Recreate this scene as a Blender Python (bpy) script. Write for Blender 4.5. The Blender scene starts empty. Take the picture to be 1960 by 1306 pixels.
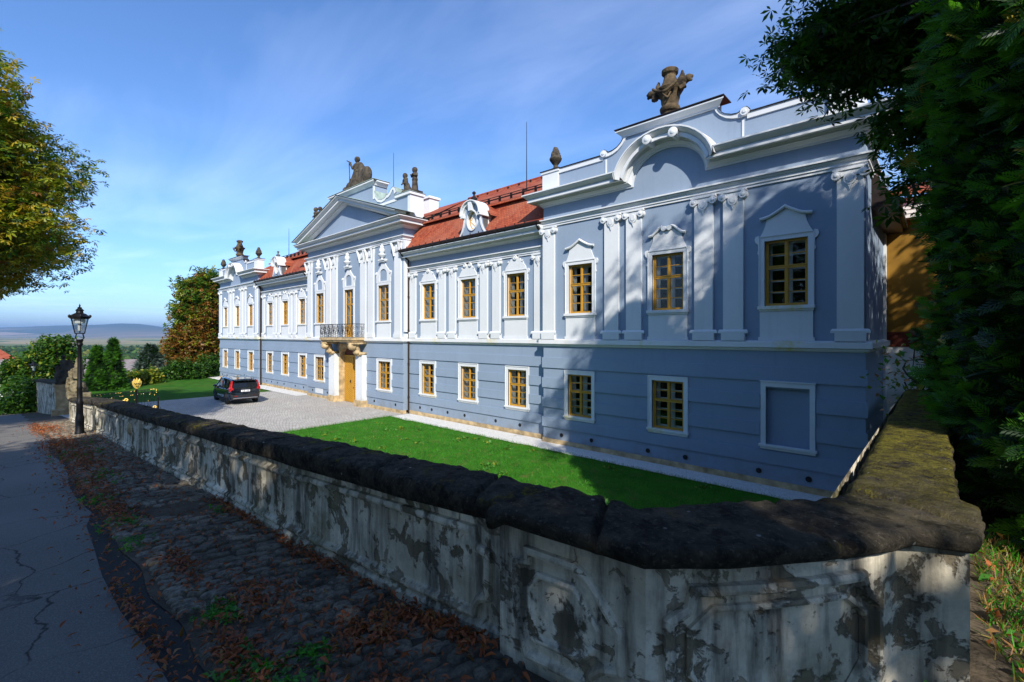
import bpy, math, random
import numpy as np
from mathutils import Vector, noise as mnoise

C = bpy.context.scene.collection
SC = bpy.context.scene
R = math.radians

# ---------------------------------------------------------------- camera, light, exposure
cam = bpy.data.cameras.new('camera'); co = bpy.data.objects.new('camera', cam); C.objects.link(co)
co.location = (0, 0, 4.75); co.rotation_euler = (R(90), 0, R(42.39))
cam.sensor_width = 36; cam.lens = 16.347; cam.shift_y = -0.0061
cam.clip_start = 0.05; cam.clip_end = 60000
SC.camera = co

SUN_EL, SUN_AZ = 36.0, 52.0      # elevation; bearing of the sun from the facade's normal towards +x
sv = Vector((math.cos(R(SUN_EL))*math.sin(R(SUN_AZ)), -math.cos(R(SUN_EL))*math.cos(R(SUN_AZ)), math.sin(R(SUN_EL))))
sl = bpy.data.lights.new('sun', 'SUN'); so = bpy.data.objects.new('sun', sl); C.objects.link(so)
sl.energy = 4.3; sl.angle = R(0.53); sl.color = (1.0, 0.94, 0.84)
so.rotation_euler = sv.to_track_quat('Z', 'Y').to_euler()

W = bpy.data.worlds.new('World'); SC.world = W; W.use_nodes = True
nt = W.node_tree; nt.nodes.clear()
def wn(t, **k):
    n = nt.nodes.new(t)
    for a, b in k.items(): setattr(n, a, b)
    return n
out = wn('ShaderNodeOutputWorld'); bg = wn('ShaderNodeBackground'); sky = wn('ShaderNodeTexSky', sky_type='NISHITA', sun_disc=False)
sky.sun_elevation = R(SUN_EL); sky.sun_rotation = math.atan2(sv.x, sv.y)
sky.air_density = 1.0; sky.dust_density = 0.35; sky.ozone_density = 2.6; sky.altitude = 200
bg.inputs[1].default_value = 0.122
tc = wn('ShaderNodeTexCoord'); sep = wn('ShaderNodeSeparateXYZ'); nt.links.new(tc.outputs['Generated'], sep.inputs[0])
# thin cirrus: streaks on a plane high above
mx = wn('ShaderNodeMath', operation='MAXIMUM'); mx.inputs[1].default_value = 0.03; nt.links.new(sep.outputs[2], mx.inputs[0])
dv = wn('ShaderNodeVectorMath', operation='DIVIDE'); cmb = wn('ShaderNodeCombineXYZ')
for i in range(3): nt.links.new(mx.outputs[0], cmb.inputs[i])
nt.links.new(tc.outputs['Generated'], dv.inputs[0]); nt.links.new(cmb.outputs[0], dv.inputs[1])
mp = wn('ShaderNodeMapping'); mp.inputs['Rotation'].default_value = (0, 0, R(-28)); mp.inputs['Scale'].default_value = (0.28, 1.1, 1)
nt.links.new(dv.outputs[0], mp.inputs[0])
n1 = wn('ShaderNodeTexNoise'); n1.inputs['Scale'].default_value = 1.3; n1.inputs['Detail'].default_value = 9; n1.inputs['Roughness'].default_value = .62; n1.inputs['Distortion'].default_value = .5
nt.links.new(mp.outputs[0], n1.inputs['Vector'])
n2 = wn('ShaderNodeTexNoise'); n2.inputs['Scale'].default_value = .5; n2.inputs['Detail'].default_value = 2
nt.links.new(dv.outputs[0], n2.inputs['Vector'])
mu = wn('ShaderNodeMath', operation='MULTIPLY'); nt.links.new(n1.outputs[0], mu.inputs[0]); nt.links.new(n2.outputs[0], mu.inputs[1])
cr = wn('ShaderNodeMapRange'); cr.inputs[1].default_value = .20; cr.inputs[2].default_value = .42; cr.inputs[3].default_value = 0; cr.inputs[4].default_value = .12
nt.links.new(mu.outputs[0], cr.inputs[0])
mixc = wn('ShaderNodeMixRGB'); mixc.inputs[2].default_value = (10.5, 11.6, 14.5, 1)
nt.links.new(cr.outputs[0], mixc.inputs[0])
hs = wn('ShaderNodeMixRGB', blend_type='MULTIPLY'); hs.inputs[0].default_value = 1; hs.inputs[2].default_value = (0.64, 0.85, 1.12, 1)
nt.links.new(sky.outputs[0], hs.inputs[1]); nt.links.new(hs.outputs[0], mixc.inputs[1])
nt.links.new(mixc.outputs[0], bg.inputs[0]); nt.links.new(bg.outputs[0], out.inputs[0])

SC.view_settings.view_transform = 'Standard'; SC.view_settings.look = 'None'
SC.view_settings.exposure = 0.74; SC.view_settings.gamma = 1.0; SC.view_settings.use_curve_mapping = False
SC.cycles.max_bounces = 8; SC.cycles.diffuse_bounces = 3; SC.cycles.glossy_bounces = 3; SC.cycles.transparent_max_bounces = 12
SC.cycles.volume_bounces = 0; SC.cycles.use_denoising = True; SC.cycles.sample_clamp_indirect = 6

# ---------------------------------------------------------------- materials
M = {}
class NT:
    def __init__(s, name):
        m = bpy.data.materials.new(name); m.use_nodes = True; s.m = m; s.t = m.node_tree
        s.b = s.t.nodes['Principled BSDF']; s.o = s.t.nodes['Material Output']
        s.g = s.t.nodes.new('ShaderNodeNewGeometry')
        M[name] = m
    def n(s, t, **k):
        x = s.t.nodes.new(t)
        for a, b in k.items(): setattr(x, a, b)
        return x
    def l(s, a, b): s.t.links.new(a, b)
    def noise(s, sc, det=4, rough=.55, dist=0, vec=None, stretch=None):
        x = s.n('ShaderNodeTexNoise'); x.inputs['Scale'].default_value = sc; x.inputs['Detail'].default_value = det
        x.inputs['Roughness'].default_value = rough; x.inputs['Distortion'].default_value = dist
        v = vec or s.g.outputs['Position']
        if stretch:
            q = s.n('ShaderNodeMapping'); q.inputs['Scale'].default_value = stretch; s.l(v, q.inputs[0]); v = q.outputs[0]
        s.l(v, x.inputs['Vector']); return x.outputs[0]
    def vor(s, sc, feature='F1', vec=None, rnd=1.0, out=0):
        x = s.n('ShaderNodeTexVoronoi', feature=feature); x.inputs['Scale'].default_value = sc
        if 'Randomness' in x.inputs: x.inputs['Randomness'].default_value = rnd
        s.l(vec or s.g.outputs['Position'], x.inputs['Vector']); return x.outputs[out]
    def rng(s, v, a, b, c=0., d=1.):
        x = s.n('ShaderNodeMapRange'); s.l(v, x.inputs[0])
        for i, q in enumerate((a, b, c, d)): x.inputs[i+1].default_value = q
        return x.outputs[0]
    def math(s, op, a, b=None):
        x = s.n('ShaderNodeMath', operation=op)
        for i, q in enumerate((a, b)):
            if q is None: continue
            if isinstance(q, (int, float)): x.inputs[i].default_value = q
            else: s.l(q, x.inputs[i])
        return x.outputs[0]
    def mix(s, f, a, b, bt='MIX'):
        x = s.n('ShaderNodeMixRGB', blend_type=bt)
        for i, q in enumerate((f, a, b)):
            if isinstance(q, (int, float)): x.inputs[i].default_value = q if i == 0 else (q, q, q, 1)
            elif isinstance(q, tuple): x.inputs[i].default_value = (*q, 1)
            else: s.l(q, x.inputs[i])
        return x.outputs[0]
    def bump(s, h, st=.3, d=.02):
        x = s.n('ShaderNodeBump'); x.inputs['Strength'].default_value = st; x.inputs['Distance'].default_value = d
        s.l(h, x.inputs['Height']); s.l(x.outputs[0], s.b.inputs['Normal'])
    def col(s, c):
        if isinstance(c, tuple): s.b.inputs['Base Color'].default_value = (*c, 1)
        else: s.l(c, s.b.inputs['Base Color'])
    def rough(s, r, spec=None, metal=None):
        if isinstance(r, (int, float)): s.b.inputs['Roughness'].default_value = r
        else: s.l(r, s.b.inputs['Roughness'])
        if spec is not None: s.b.inputs['Specular IOR Level'].default_value = spec
        if metal is not None: s.b.inputs['Metallic'].default_value = metal
    def xyz(s):
        x = s.n('ShaderNodeSeparateXYZ'); s.l(s.g.outputs['Position'], x.inputs[0]); return x.outputs
    def comb(s, a, b, c):
        x = s.n('ShaderNodeCombineXYZ')
        for i, q in enumerate((a, b, c)):
            if isinstance(q, (int, float)): x.inputs[i].default_value = q
            else: s.l(q, x.inputs[i])
        return x.outputs[0]

def simple(name, c, rough=.7, var=.15, sc=6., bump=.15, bd=.01, metal=0., spec=.3, det=5):
    m = NT(name); f = m.noise(sc, det)
    m.col(m.mix(m.rng(f, .3, .7), tuple(x*(1-var) for x in c), tuple(min(1, x*(1+var)) for x in c)))
    m.rough(rough, spec, metal)
    if bump: m.bump(m.noise(sc*6, 4), bump, bd)
    return m

def plaster(name, c):
    m = NT(name)
    a = m.noise(.55, 5); b = m.noise(7, 6); st = m.noise(1.3, 7, .65, stretch=(2.8, 2.8, .16))
    k = m.mix(m.rng(a, .3, .7), tuple(x*.94 for x in c), tuple(min(1, x*1.05) for x in c))
    k = m.mix(m.rng(b, .35, .75, 0, .35), k, tuple(x*.9 for x in c))
    k = m.mix(m.rng(st, .54, .8, 0, .4), k, tuple(x*.72 for x in c)); px_, py_, pz_ = m.xyz()
    k = m.mix(m.math('MULTIPLY', m.rng(pz_, .2, 1.1, .55, 0), m.rng(m.noise(1.7, 6, .7), .4, .65)), k, (.17, .165, .15))
    m.col(k); m.rough(.85, .15); m.bump(m.noise(30, 5), .22, .006)
plaster('plaster_blue', (.235, .30, .39))
plaster('plaster_white', (.62, .64, .655))
# white plaster with yellow lichen runs on ledges
m = NT('plaster_ledge'); x, y, z = m.xyz()
l = m.math('MULTIPLY', m.rng(m.noise(.9, 3, stretch=(1, .1, .1)), .54, .66), m.rng(m.noise(6, 5), .35, .6))
k = m.mix(m.rng(m.noise(.7, 4), .3, .7), (.63, .64, .65), (.70, .71, .715))
m.col(m.mix(m.math('MULTIPLY', l, .75), k, (.62, .52, .16))); m.rough(.85, .15); m.bump(m.noise(30, 4), .2, .006)
simple('sandstone', (.42, .31, .17), .9, .45, 3., .6, .03)
simple('statue_stone', (.055, .045, .032), .9, .7, 4., .7, .03)
simple('vase_stone', (.075, .052, .027), .9, .9, 3., .7, .03)
simple('gate_statue_stone', (.15, .125, .075), .92, .7, 5., .7, .03)
simple('ochre_wood', (.46, .235, .025), .5, .12, 9., .1, .004)
simple('ochre_plaster', (.23, .118, .013), .85, .15, 1.2, .3, .01)
simple('dark_red_plaster', (.13, .028, .016), .9, .2, 2., .3, .01)
simple('white_paint', (.74, .73, .70), .5, .05, 5., 0)
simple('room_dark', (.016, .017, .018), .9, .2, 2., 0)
simple('black_iron', (.012, .012, .013), .45, .3, 12., .15, .003, 0.6, .5)
simple('gutter_metal', (.028, .020, .018), .5, .3, 6., .05, .003, .4)
simple('lead_sheet', (.12, .13, .135), .55, .2, 3., .1, .005, .3)
simple('copper_green', (.27, .34, .30), .7, .3, 4., .2, .005)
simple('brown_door_panel', (.10, .03, .018), .7, .3, 3., .1, .005)
m = NT('gold'); m.col(m.mix(m.noise(9), (.75, .48, .07), (.9, .62, .16))); m.rough(.38, .5, .55)
m = NT('glass')
m.b.inputs['Base Color'].default_value = (1, 1, 1, 1)
tr = m.n('ShaderNodeBsdfTransparent'); tr.inputs[0].default_value = (.86, .9, .89, 1); gl = m.n('ShaderNodeBsdfGlossy'); gl.inputs['Roughness'].default_value = .01
gl.inputs[0].default_value = (1, 1, 1, 1)
fr = m.n('ShaderNodeFresnel'); fr.inputs[0].default_value = 1.5; ms = m.n('ShaderNodeMixShader')
bmp = m.n('ShaderNodeBump'); bmp.inputs['Strength'].default_value = .12; bmp.inputs['Distance'].default_value = .02; m.l(m.noise(2.2, 2), bmp.inputs['Height'])
m.l(bmp.outputs[0], gl.inputs['Normal']); m.l(m.math('MINIMUM', m.math('MULTIPLY', fr.outputs[0], .8), 1.), ms.inputs[0])
m.l(tr.outputs[0], ms.inputs[1]); m.l(gl.outputs[0], ms.inputs[2]); m.l(ms.outputs[0], m.o.inputs[0])
# roof tiles: rows of beaver tails
m = NT('roof_tiles'); x, y, z = m.xyz()
row = m.math('MULTIPLY', z, 1/.115); fr_ = m.math('FRACT', row); ri = m.math('FLOOR', row)
cx = m.math('ADD', m.math('MULTIPLY', x, 1/.18), m.math('MULTIPLY', m.math('MODULO', ri, 2.), .5)); fx = m.math('FRACT', cx); ci = m.math('FLOOR', cx)
wnz = m.n('ShaderNodeTexWhiteNoise'); m.l(m.comb(ci, ri, 0.), wnz.inputs[0])
k = m.mix(wnz.outputs[0], (.22, .04, .02), (.36, .085, .036))
k = m.mix(m.rng(m.noise(.9, 5), .4, .72), k, (.34, .11, .06))
k = m.mix(m.rng(m.noise(9, 5), .62, .75, 0, .5), k, (.12, .07, .05))
h = m.math('ADD', m.math('MULTIPLY', m.math('SUBTRACT', 1., fr_), 1.), m.math('MULTIPLY', m.math('ABSOLUTE', m.math('SUBTRACT', fx, .5)), -.9))
edge = m.math('MULTIPLY', m.rng(fr_, 0, .14, .45, 1), m.rng(m.math('ABSOLUTE', m.math('SUBTRACT', fx, .5)), .42, .5, 1, .6))
m.col(m.mix(1., k, edge, 'MULTIPLY')); m.rough(.8, .2); m.bump(h, .9, .03)
# old grey barn tiles
m = NT('barn_roof'); x, y, z = m.xyz()
k = m.mix(m.noise(3., 6, .7), (.10, .09, .09), (.30, .26, .26)); k = m.mix(m.rng(m.noise(.8, 5), .5, .7), k, (.17, .12, .11))
m.col(k); m.rough(.9, .2); m.bump(m.math('FRACT', m.math('MULTIPLY', z, 4.)), .6, .05)
# peeling plaster of the road wall
def peeling(name, base):
    m = NT(name); x, y, z = m.xyz()
    wob = m.noise(5, 6, .65); n1 = m.noise(2.7, 7, .68, .35); n2 = m.noise(6.5, 6, .62, .6)
    lime = m.mix(m.rng(m.noise(1.6, 6), .35, .68), (.44, .39, .29), (.82, .75, .61))
    lime = m.mix(m.rng(m.noise(14, 6, .7), .45, .75, 0, .6), lime, (.24, .22, .19))
    under = m.mix(m.rng(m.noise(3, 6), .35, .7), (.12, .10, .065), (.27, .225, .155))
    pm = m.rng(n1, .545, .565)
    pm2 = m.math('MULTIPLY', m.rng(n2, .595, .61), .8)
    pmm = m.math('MAXIMUM', pm, pm2)
    k = m.mix(pmm, lime, under)
    st = m.noise(2.2, 7, .62, stretch=(3.2, 3.2, .42))
    k = m.mix(m.math('MULTIPLY', m.rng(st, .47, .66), .82), k, (.045, .043, .037))
    sp = m.noise(26, 5, .7); k = m.mix(m.rng(sp, .66, .72, 0, .8), k, (.035, .033, .03))
    gm = m.math('MULTIPLY', m.rng(m.noise(1.1, 5), .52, .68), m.rng(m.noise(9, 5), .4, .6, .2, .8))
    k = m.mix(gm, k, (.10, .10, .035))
    edge_ = m.math('MULTIPLY', m.rng(n1, .525, .545), m.rng(n1, .565, .545)); k = m.mix(m.math('MULTIPLY', edge_, .55), k, (.07, .06, .045))
    m.col(k); m.rough(.92, .1)
    h = m.math('ADD', m.math('MULTIPLY', pmm, -1.4), m.math('ADD', m.math('MULTIPLY', wob, .6), m.math('MULTIPLY', sp, .35)))
    m.bump(h, .75, .016)
peeling('peeling_plaster', 0)
m = NT('coping_stone')
mn = m.noise(2.2, 7, .65); k = m.mix(m.rng(m.noise(7, 7, .7), .35, .7), (.020, .017, .013), (.10, .085, .062))
k = m.mix(m.rng(m.noise(1.3, 6, .6), .55, .66, 0, .7), k, (.13, .105, .075))
moss = m.math('MULTIPLY', m.rng(mn, .56, .61), m.rng(m.noise(17, 6, .7), .40, .52))
x, y, z = m.xyz(); far = m.rng(y, 3.2, 5.4, 0., 1.); mv = m.math('MAXIMUM', moss, m.math('MULTIPLY', far, m.rng(m.noise(3.3, 7, .7), .36, .46)))
k = m.mix(m.rng(m.noise(34, 6, .75), .54, .66, 0, .75), k, (.17, .15, .115)); k = m.mix(m.rng(m.noise(5.5, 7, .75), .52, .60, 0, .8), k, (.014, .012, .010))
up = m.n('ShaderNodeSeparateXYZ'); m.l(m.g.outputs['Normal'], up.inputs[0]); mv = m.math('MULTIPLY', mv, m.rng(up.outputs[2], .2, .7))
mc = m.mix(m.rng(m.noise(12, 6, .7), .35, .65), (.055, .045, .012), (.24, .21, .03))
k = m.mix(mv, k, mc); lich = m.vor(5.5); k = m.mix(m.rng(m.math('ADD', lich, m.math('MULTIPLY', m.noise(30), .05)), .075, .10, .75, 0), k, (.38, .38, .36))
m.col(k); m.rough(.95, .15); m.bump(m.math('ADD', m.math('MULTIPLY', m.noise(11, 8, .75), 1.6), m.math('MULTIPLY', m.math('MULTIPLY', mv, m.noise(60, 3)), 1.2)), 1., .055)
# asphalt, light and dark
def asphalt(name, c, crack):
    m = NT(name); k = m.mix(m.rng(m.noise(.6, 5), .3, .7), tuple(q*.8 for q in c), tuple(q*1.2 for q in c))
    k = m.mix(m.rng(m.noise(90, 3, .7), .45, .7), k, tuple(q*1.75 for q in c))
    h = m.noise(120, 3, .7)
    if crack:
        wv = m.n('ShaderNodeVectorMath', operation='ADD'); sc_ = m.n('ShaderNodeVectorMath', operation='SCALE'); sc_.inputs['Scale'].default_value = .35
        nn = m.n('ShaderNodeTexNoise'); nn.inputs['Scale'].default_value = 2.2; nn.inputs['Detail'].default_value = 6; m.l(m.g.outputs['Position'], nn.inputs['Vector']); m.l(nn.outputs['Color'], sc_.inputs[0])
        m.l(m.g.outputs['Position'], wv.inputs[0]); m.l(sc_.outputs[0], wv.inputs[1])
        e = m.vor(.75, 'DISTANCE_TO_EDGE', wv.outputs[0]); msk = m.rng(e, .002, .008, .8, 0); keep = m.rng(m.noise(.5, 3), .42, .5)
        msk = m.math('MULTIPLY', msk, keep)
        k = m.mix(msk, k, (.012, .012, .012)); h = m.math('SUBTRACT', m.math('MULTIPLY', h, .4), msk)
    m.col(k); m.rough(.88, .2); m.bump(h, .6, .012)
asphalt('asphalt', (.135, .125, .112), True)
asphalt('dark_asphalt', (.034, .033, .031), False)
simple('soil', (.085, .066, .045), .95, .5, 4., .8, .03, det=7)
m = NT('verge_stone'); wn_ = m.n('ShaderNodeObjectInfo'); k = m.mix(m.rng(m.vor(3.1, out=1), 0, 1), (.13, .107, .075), (.40, .335, .24))
k = m.mix(m.rng(m.noise(22, 6, .7), .4, .7), k, (.035, .034, .034)); k = m.mix(m.rng(m.noise(1.1, 4), .55, .7, 0, .6), k, (.10, .085, .055)); m.col(k); m.rough(.8, .3); m.bump(m.noise(26, 7, .75), 1., .03)
# scalloped sett paving in the court
m = NT('court_setts'); x, y, z = m.xyz()
sw = m.math('ABSOLUTE', m.math('SINE', m.math('MULTIPLY', y, math.pi/1.5)))
v = m.math('ADD', m.math('MULTIPLY', x, 1/.15), m.math('MULTIPLY', sw, 2.6)); fv = m.math('ABSOLUTE', m.math('SUBTRACT', m.math('FRACT', v), .5)); iv = m.math('FLOOR', v)
u = m.math('ADD', m.math('MULTIPLY', y, 1/.14), m.math('MULTIPLY', iv, .37)); fu = m.math('ABSOLUTE', m.math('SUBTRACT', m.math('FRACT', u), .5))
j = m.math('MAXIMUM', m.rng(fv, .36, .47), m.rng(fu, .38, .48, 0, .8))
w2 = m.n('ShaderNodeTexWhiteNoise'); m.l(m.comb(iv, m.math('FLOOR', u), 0.), w2.inputs[0])
k = m.mix(w2.outputs[0], (.37, .35, .32), (.54, .515, .47)); k = m.mix(m.rng(m.noise(.5, 4), .35, .7, 0, .5), k, (.33, .31, .29))
m.col(m.mix(m.math('MULTIPLY', j, .8), k, (.085, .08, .07))); m.rough(.8, .25); m.bump(m.math('SUBTRACT', 1., j), .6, .02)
m = NT('gravel_white'); f = m.vor(34, out=1); k = m.mix(m.rng(f, 0, 1), (.56, .55, .52), (.88, .87, .84)); k = m.mix(m.rng(m.vor(34), .45, .8, 0., .5), k, (.25, .24, .22))
m.col(m.mix(m.rng(m.noise(2.3, 6, .7), .6, .72, 0, .7), k, (.16, .12, .08))); m.rough(.85, .2); m.bump(m.vor(34), .8, .03)
m = NT('lawn'); k = m.mix(m.rng(m.noise(1.3, 6, .65), .35, .68), (.016, .10, .004), (.04, .19, .010)); k = m.mix(m.rng(m.noise(40, 4), .45, .7), k, (.05, .16, .012))
k = m.mix(m.rng(m.noise(1.9, 6), .54, .72, 0, .75), k, (.11, .12, .03)); m.col(k); m.rough(.9, .1); m.bump(m.noise(60, 4, .7), .9, .04)
def leafmat(name, a, b, sc=1.5, trans=.35):
    m = NT(name); k = m.mix(m.rng(m.noise(sc, 4), .35, .65), a, b); k = m.mix(m.rng(m.noise(sc*8, 2), .3, .7, 0, .45), k, b)
    m.col(k); m.rough(.5, .35)
    t = m.n('ShaderNodeBsdfTranslucent'); m.l(m.mix(1., k, (1.25, 1.35, .6), 'MULTIPLY'), t.inputs[0]); s = m.n('ShaderNodeMixShader'); s.inputs[0].default_value = trans
    m.l(m.b.outputs[0], s.inputs[1]); m.l(t.outputs[0], s.inputs[2]); m.l(s.outputs[0], m.o.inputs[0])
leafmat('leaf_green', (.032, .085, .008), (.06, .15, .012), 1.5, .42)
leafmat('leaf_dark', (.012, .040, .007), (.024, .07, .010))
leafmat('leaf_olive', (.12, .18, .012), (.24, .26, .015))
leafmat('leaf_yellow', (.32, .27, .02), (.42, .28, .025))
leafmat('leaf_brown', (.15, .065, .012), (.26, .11, .018))
leafmat('leaf_rust', (.13, .066, .012), (.22, .11, .02))
leafmat('thuja_green', (.035, .12, .010), (.085, .24, .018), 1.2, .4)
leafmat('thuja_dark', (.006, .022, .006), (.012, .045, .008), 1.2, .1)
leafmat('thuja_gold', (.28, .24, .03), (.36, .27, .05), 1.2, .2)
leafmat('spruce_blue', (.05, .085, .065), (.12, .165, .14), 2., .1)
leafmat('grass_blade', (.032, .19, .006), (.065, .30, .012), 1.5, .3)
leafmat('grass_dry', (.17, .14, .03), (.26, .20, .06), 1.5, .3)
leafmat('dead_leaf', (.19, .045, .014), (.40, .115, .032), 3., .15)
leafmat('dead_leaf_pale', (.26, .13, .05), (.38, .20, .07), 3., .15)
leafmat('weed_green', (.03, .13, .015), (.08, .25, .03), 3., .3)
simple('bark', (.075, .058, .042), .95, .5, 5., .9, .03)
simple('bark_pale', (.20, .17, .14), .95, .4, 5., .8, .02)
m = NT('rubble_wall'); k = m.mix(m.vor(2.6, out=1), (.08, .075, .065), (.24, .22, .19)); m.col(m.mix(m.rng(m.vor(2.6, 'DISTANCE_TO_EDGE'), .02, .08, 1., 0.), k, (.03, .028, .022))); m.rough(.95); m.bump(m.vor(2.6, 'DISTANCE_TO_EDGE'), .9, .08)

# ---------------------------------------------------------------- mesh helpers
class MB:
    def __init__(s): s.v = []; s.f = []; s.mi = []; s.cur = 0
    def add(s, vs, fs):
        o = len(s.v); s.v.extend([tuple(v) for v in vs]); s.f.extend([tuple(i+o for i in f) for f in fs]); s.mi.extend([s.cur]*len(fs)); return s
    def box(s, x0, x1, y0, y1, z0, z1):
        return s.add([(x0,y0,z0),(x1,y0,z0),(x1,y1,z0),(x0,y1,z0),(x0,y0,z1),(x1,y0,z1),(x1,y1,z1),(x0,y1,z1)],
                     [(0,3,2,1),(4,5,6,7),(0,1,5,4),(1,2,6,5),(2,3,7,6),(3,0,4,7)])
    def prism(s, poly, y0, y1):         # poly in x,z ; extruded along y
        n = len(poly); a = [(p[0], y0, p[1]) for p in poly]; b = [(p[0], y1, p[1]) for p in poly]
        return s.add(a+b, [tuple(range(n)), tuple(range(2*n-1, n-1, -1))] + [(i, n+i, n+(i+1)%n, (i+1)%n) for i in range(n)])
    def prismz(s, poly, z0, z1):
        n = len(poly); a = [(p[0], p[1], z0) for p in poly]; b = [(p[0], p[1], z1) for p in poly]
        return s.add(a+b, [tuple(range(n-1, -1, -1)), tuple(range(n, 2*n))] + [(i, (i+1)%n, n+(i+1)%n, n+i) for i in range(n)])
    def lathe(s, prof, c=(0,0,0), seg=16, axis='z', sq=(1,1)):
        vs = []; fs = []
        for r, h in prof:
            for k in range(seg):
                a = 2*math.pi*k/seg; p = (r*math.cos(a)*sq[0], r*math.sin(a)*sq[1], h)
                if axis == 'y': p = (p[0], h, p[1])
                if axis == 'x': p = (h, p[0], p[1])
                vs.append((p[0]+c[0], p[1]+c[1], p[2]+c[2]))
        for i in range(len(prof)-1):
            for k in range(seg):
                fs.append((i*seg+k, i*seg+(k+1)%seg, (i+1)*seg+(k+1)%seg, (i+1)*seg+k))
        fs.append(tuple(range(seg-1, -1, -1))); fs.append(tuple((len(prof)-1)*seg+k for k in range(seg)))
        return s.add(vs, fs)
    def tube(s, pts, r, seg=6):
        pts = [Vector(p) for p in pts]; n = len(pts)
        if isinstance(r, (int, float)): r = [r]*n
        vs = []; fs = []; prev = None
        for i, p in enumerate(pts):
            t = (pts[min(i+1, n-1)]-pts[max(i-1, 0)])
            t = t.normalized() if t.length > 1e-9 else Vector((0, 0, 1))
            if prev is None: a = t.orthogonal().normalized()
            else:
                a = prev - t*prev.dot(t)
                a = a.normalized() if a.length > 1e-6 else t.orthogonal().normalized()
            prev = a; b = t.cross(a)
            for k in range(seg):
                q = 2*math.pi*k/seg; vs.append(p + (a*math.cos(q)+b*math.sin(q))*r[i])
        for i in range(n-1):
            for k in range(seg): fs.append((i*seg+k, i*seg+(k+1)%seg, (i+1)*seg+(k+1)%seg, (i+1)*seg+k))
        fs.append(tuple(range(seg-1, -1, -1))); fs.append(tuple((n-1)*seg+k for k in range(seg)))
        return s.add(vs, fs)
    def ball(s, c, r, seg=12, rings=8, rot=None):
        if isinstance(r, (int, float)): r = (r, r, r)
        vs = []; fs = []
        for i in range(rings+1):
            t = math.pi*i/rings
            for k in range(seg):
                a = 2*math.pi*k/seg; p = Vector((math.sin(t)*math.cos(a)*r[0], math.sin(t)*math.sin(a)*r[1], math.cos(t)*r[2]))
                if rot is not None: p.rotate(rot)
                vs.append((p.x+c[0], p.y+c[1], p.z+c[2]))
        for i in range(rings):
            for k in range(seg): fs.append((i*seg+k, (i+1)*seg+k, (i+1)*seg+(k+1)%seg, i*seg+(k+1)%seg))
        return s.add(vs, fs)
    def cap(s, a, b, ra, rb, seg=10):   # limb: a capsule from a to b
        a = Vector(a); b = Vector(b); d = (b-a).normalized()
        s.tube([a-d*ra*.85, a-d*ra*.5, a, b, b+d*rb*.5, b+d*rb*.85], [ra*.45, ra*.85, ra, rb, rb*.85, rb*.45], seg); return s
    def sheet(s, x0, x1, z0, z1, y, holes=()):     # wall in the plane y with rectangular holes (x0,x1,z0,z1)
        xs = sorted({x0, x1, *[h[0] for h in holes], *[h[1] for h in holes]}); zs = sorted({z0, z1, *[h[2] for h in holes], *[h[3] for h in holes]})
        xs = [a for a in xs if x0 <= a <= x1]; zs = [a for a in zs if z0 <= a <= z1]
        for a, b in zip(xs, xs[1:]):
            for c, d in zip(zs, zs[1:]):
                mx_, mz = (a+b)/2, (c+d)/2
                if any(h[0] < mx_ < h[1] and h[2] < mz < h[3] for h in holes): continue
                s.add([(a, y, c), (b, y, c), (b, y, d), (a, y, d)], [(0, 1, 2, 3)])
        return s
    def sweep_xz(s, path, prof, y, m0=0, m1=0, closed=False):
        # moulding laid on the wall plane y: path in (x,z), prof = (projection, offset to the left of travel)
        n = len(path); pts = [Vector((p[0], p[1])) for p in path]; offs = []
        for i in range(n):
            if closed: d0 = (pts[i]-pts[i-1]).normalized(); d1 = (pts[(i+1) % n]-pts[i]).normalized()
            else:
                d0 = (pts[i]-pts[i-1]).normalized() if i else (pts[1]-pts[0]).normalized()
                d1 = (pts[i+1]-pts[i]).normalized() if i < n-1 else d0
            a = Vector((-d0.y, d0.x)); b = Vector((-d1.y, d1.x)); q = (a+b)
            if q.length < 1e-6: q = a
            q.normalize(); c = max(q.dot(a), .35); offs.append((q/c, d1 if i == 0 else d0))
        vs = []; k = len(prof)
        for i in range(n):
            for (pr, of) in prof:
                p = pts[i]+offs[i][0]*of
                if not closed and i == 0: p = p - offs[i][1]*pr*m0
                if not closed and i == n-1: p = p + offs[i][1]*pr*m1
                vs.append((p.x, y-pr, p.y))
        fs = []; rg = range(n if closed else n-1)
        for i in rg:
            for j in range(k-1): fs.append((i*k+j, ((i+1) % n)*k+j, ((i+1) % n)*k+j+1, i*k+j+1))
        if not closed: fs += [tuple(range(k)), tuple((n-1)*k+j for j in range(k-1, -1, -1))]
        return s.add(vs, fs)
    def sweep_xy(s, path, prof, z0=0):
        # path in plan, outward = right of travel; prof = (out, z)
        n = len(path); pts = [Vector((p[0], p[1])) for p in path]; vs = []; k = len(prof)
        zz = [p[2] if len(p) > 2 else 0 for p in path]
        for i in range(n):
            d0 = (pts[i]-pts[i-1]).normalized() if i else (pts[1]-pts[0]).normalized()
            d1 = (pts[i+1]-pts[i]).normalized() if i < n-1 else d0
            a = Vector((d0.y, -d0.x)); b = Vector((d1.y, -d1.x)); q = (a+b).normalized(); c = max(q.dot(a), .3)
            for (o, z) in prof:
                p = pts[i]+q*(o/c); vs.append((p.x, p.y, z+z0+zz[i]))
        fs = [(i*k+j, (i+1)*k+j, (i+1)*k+j+1, i*k+j+1) for i in range(n-1) for j in range(k-1)]
        fs += [tuple(range(k)), tuple((n-1)*k+j for j in range(k-1, -1, -1))]
        return s.add(vs, fs)
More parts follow.
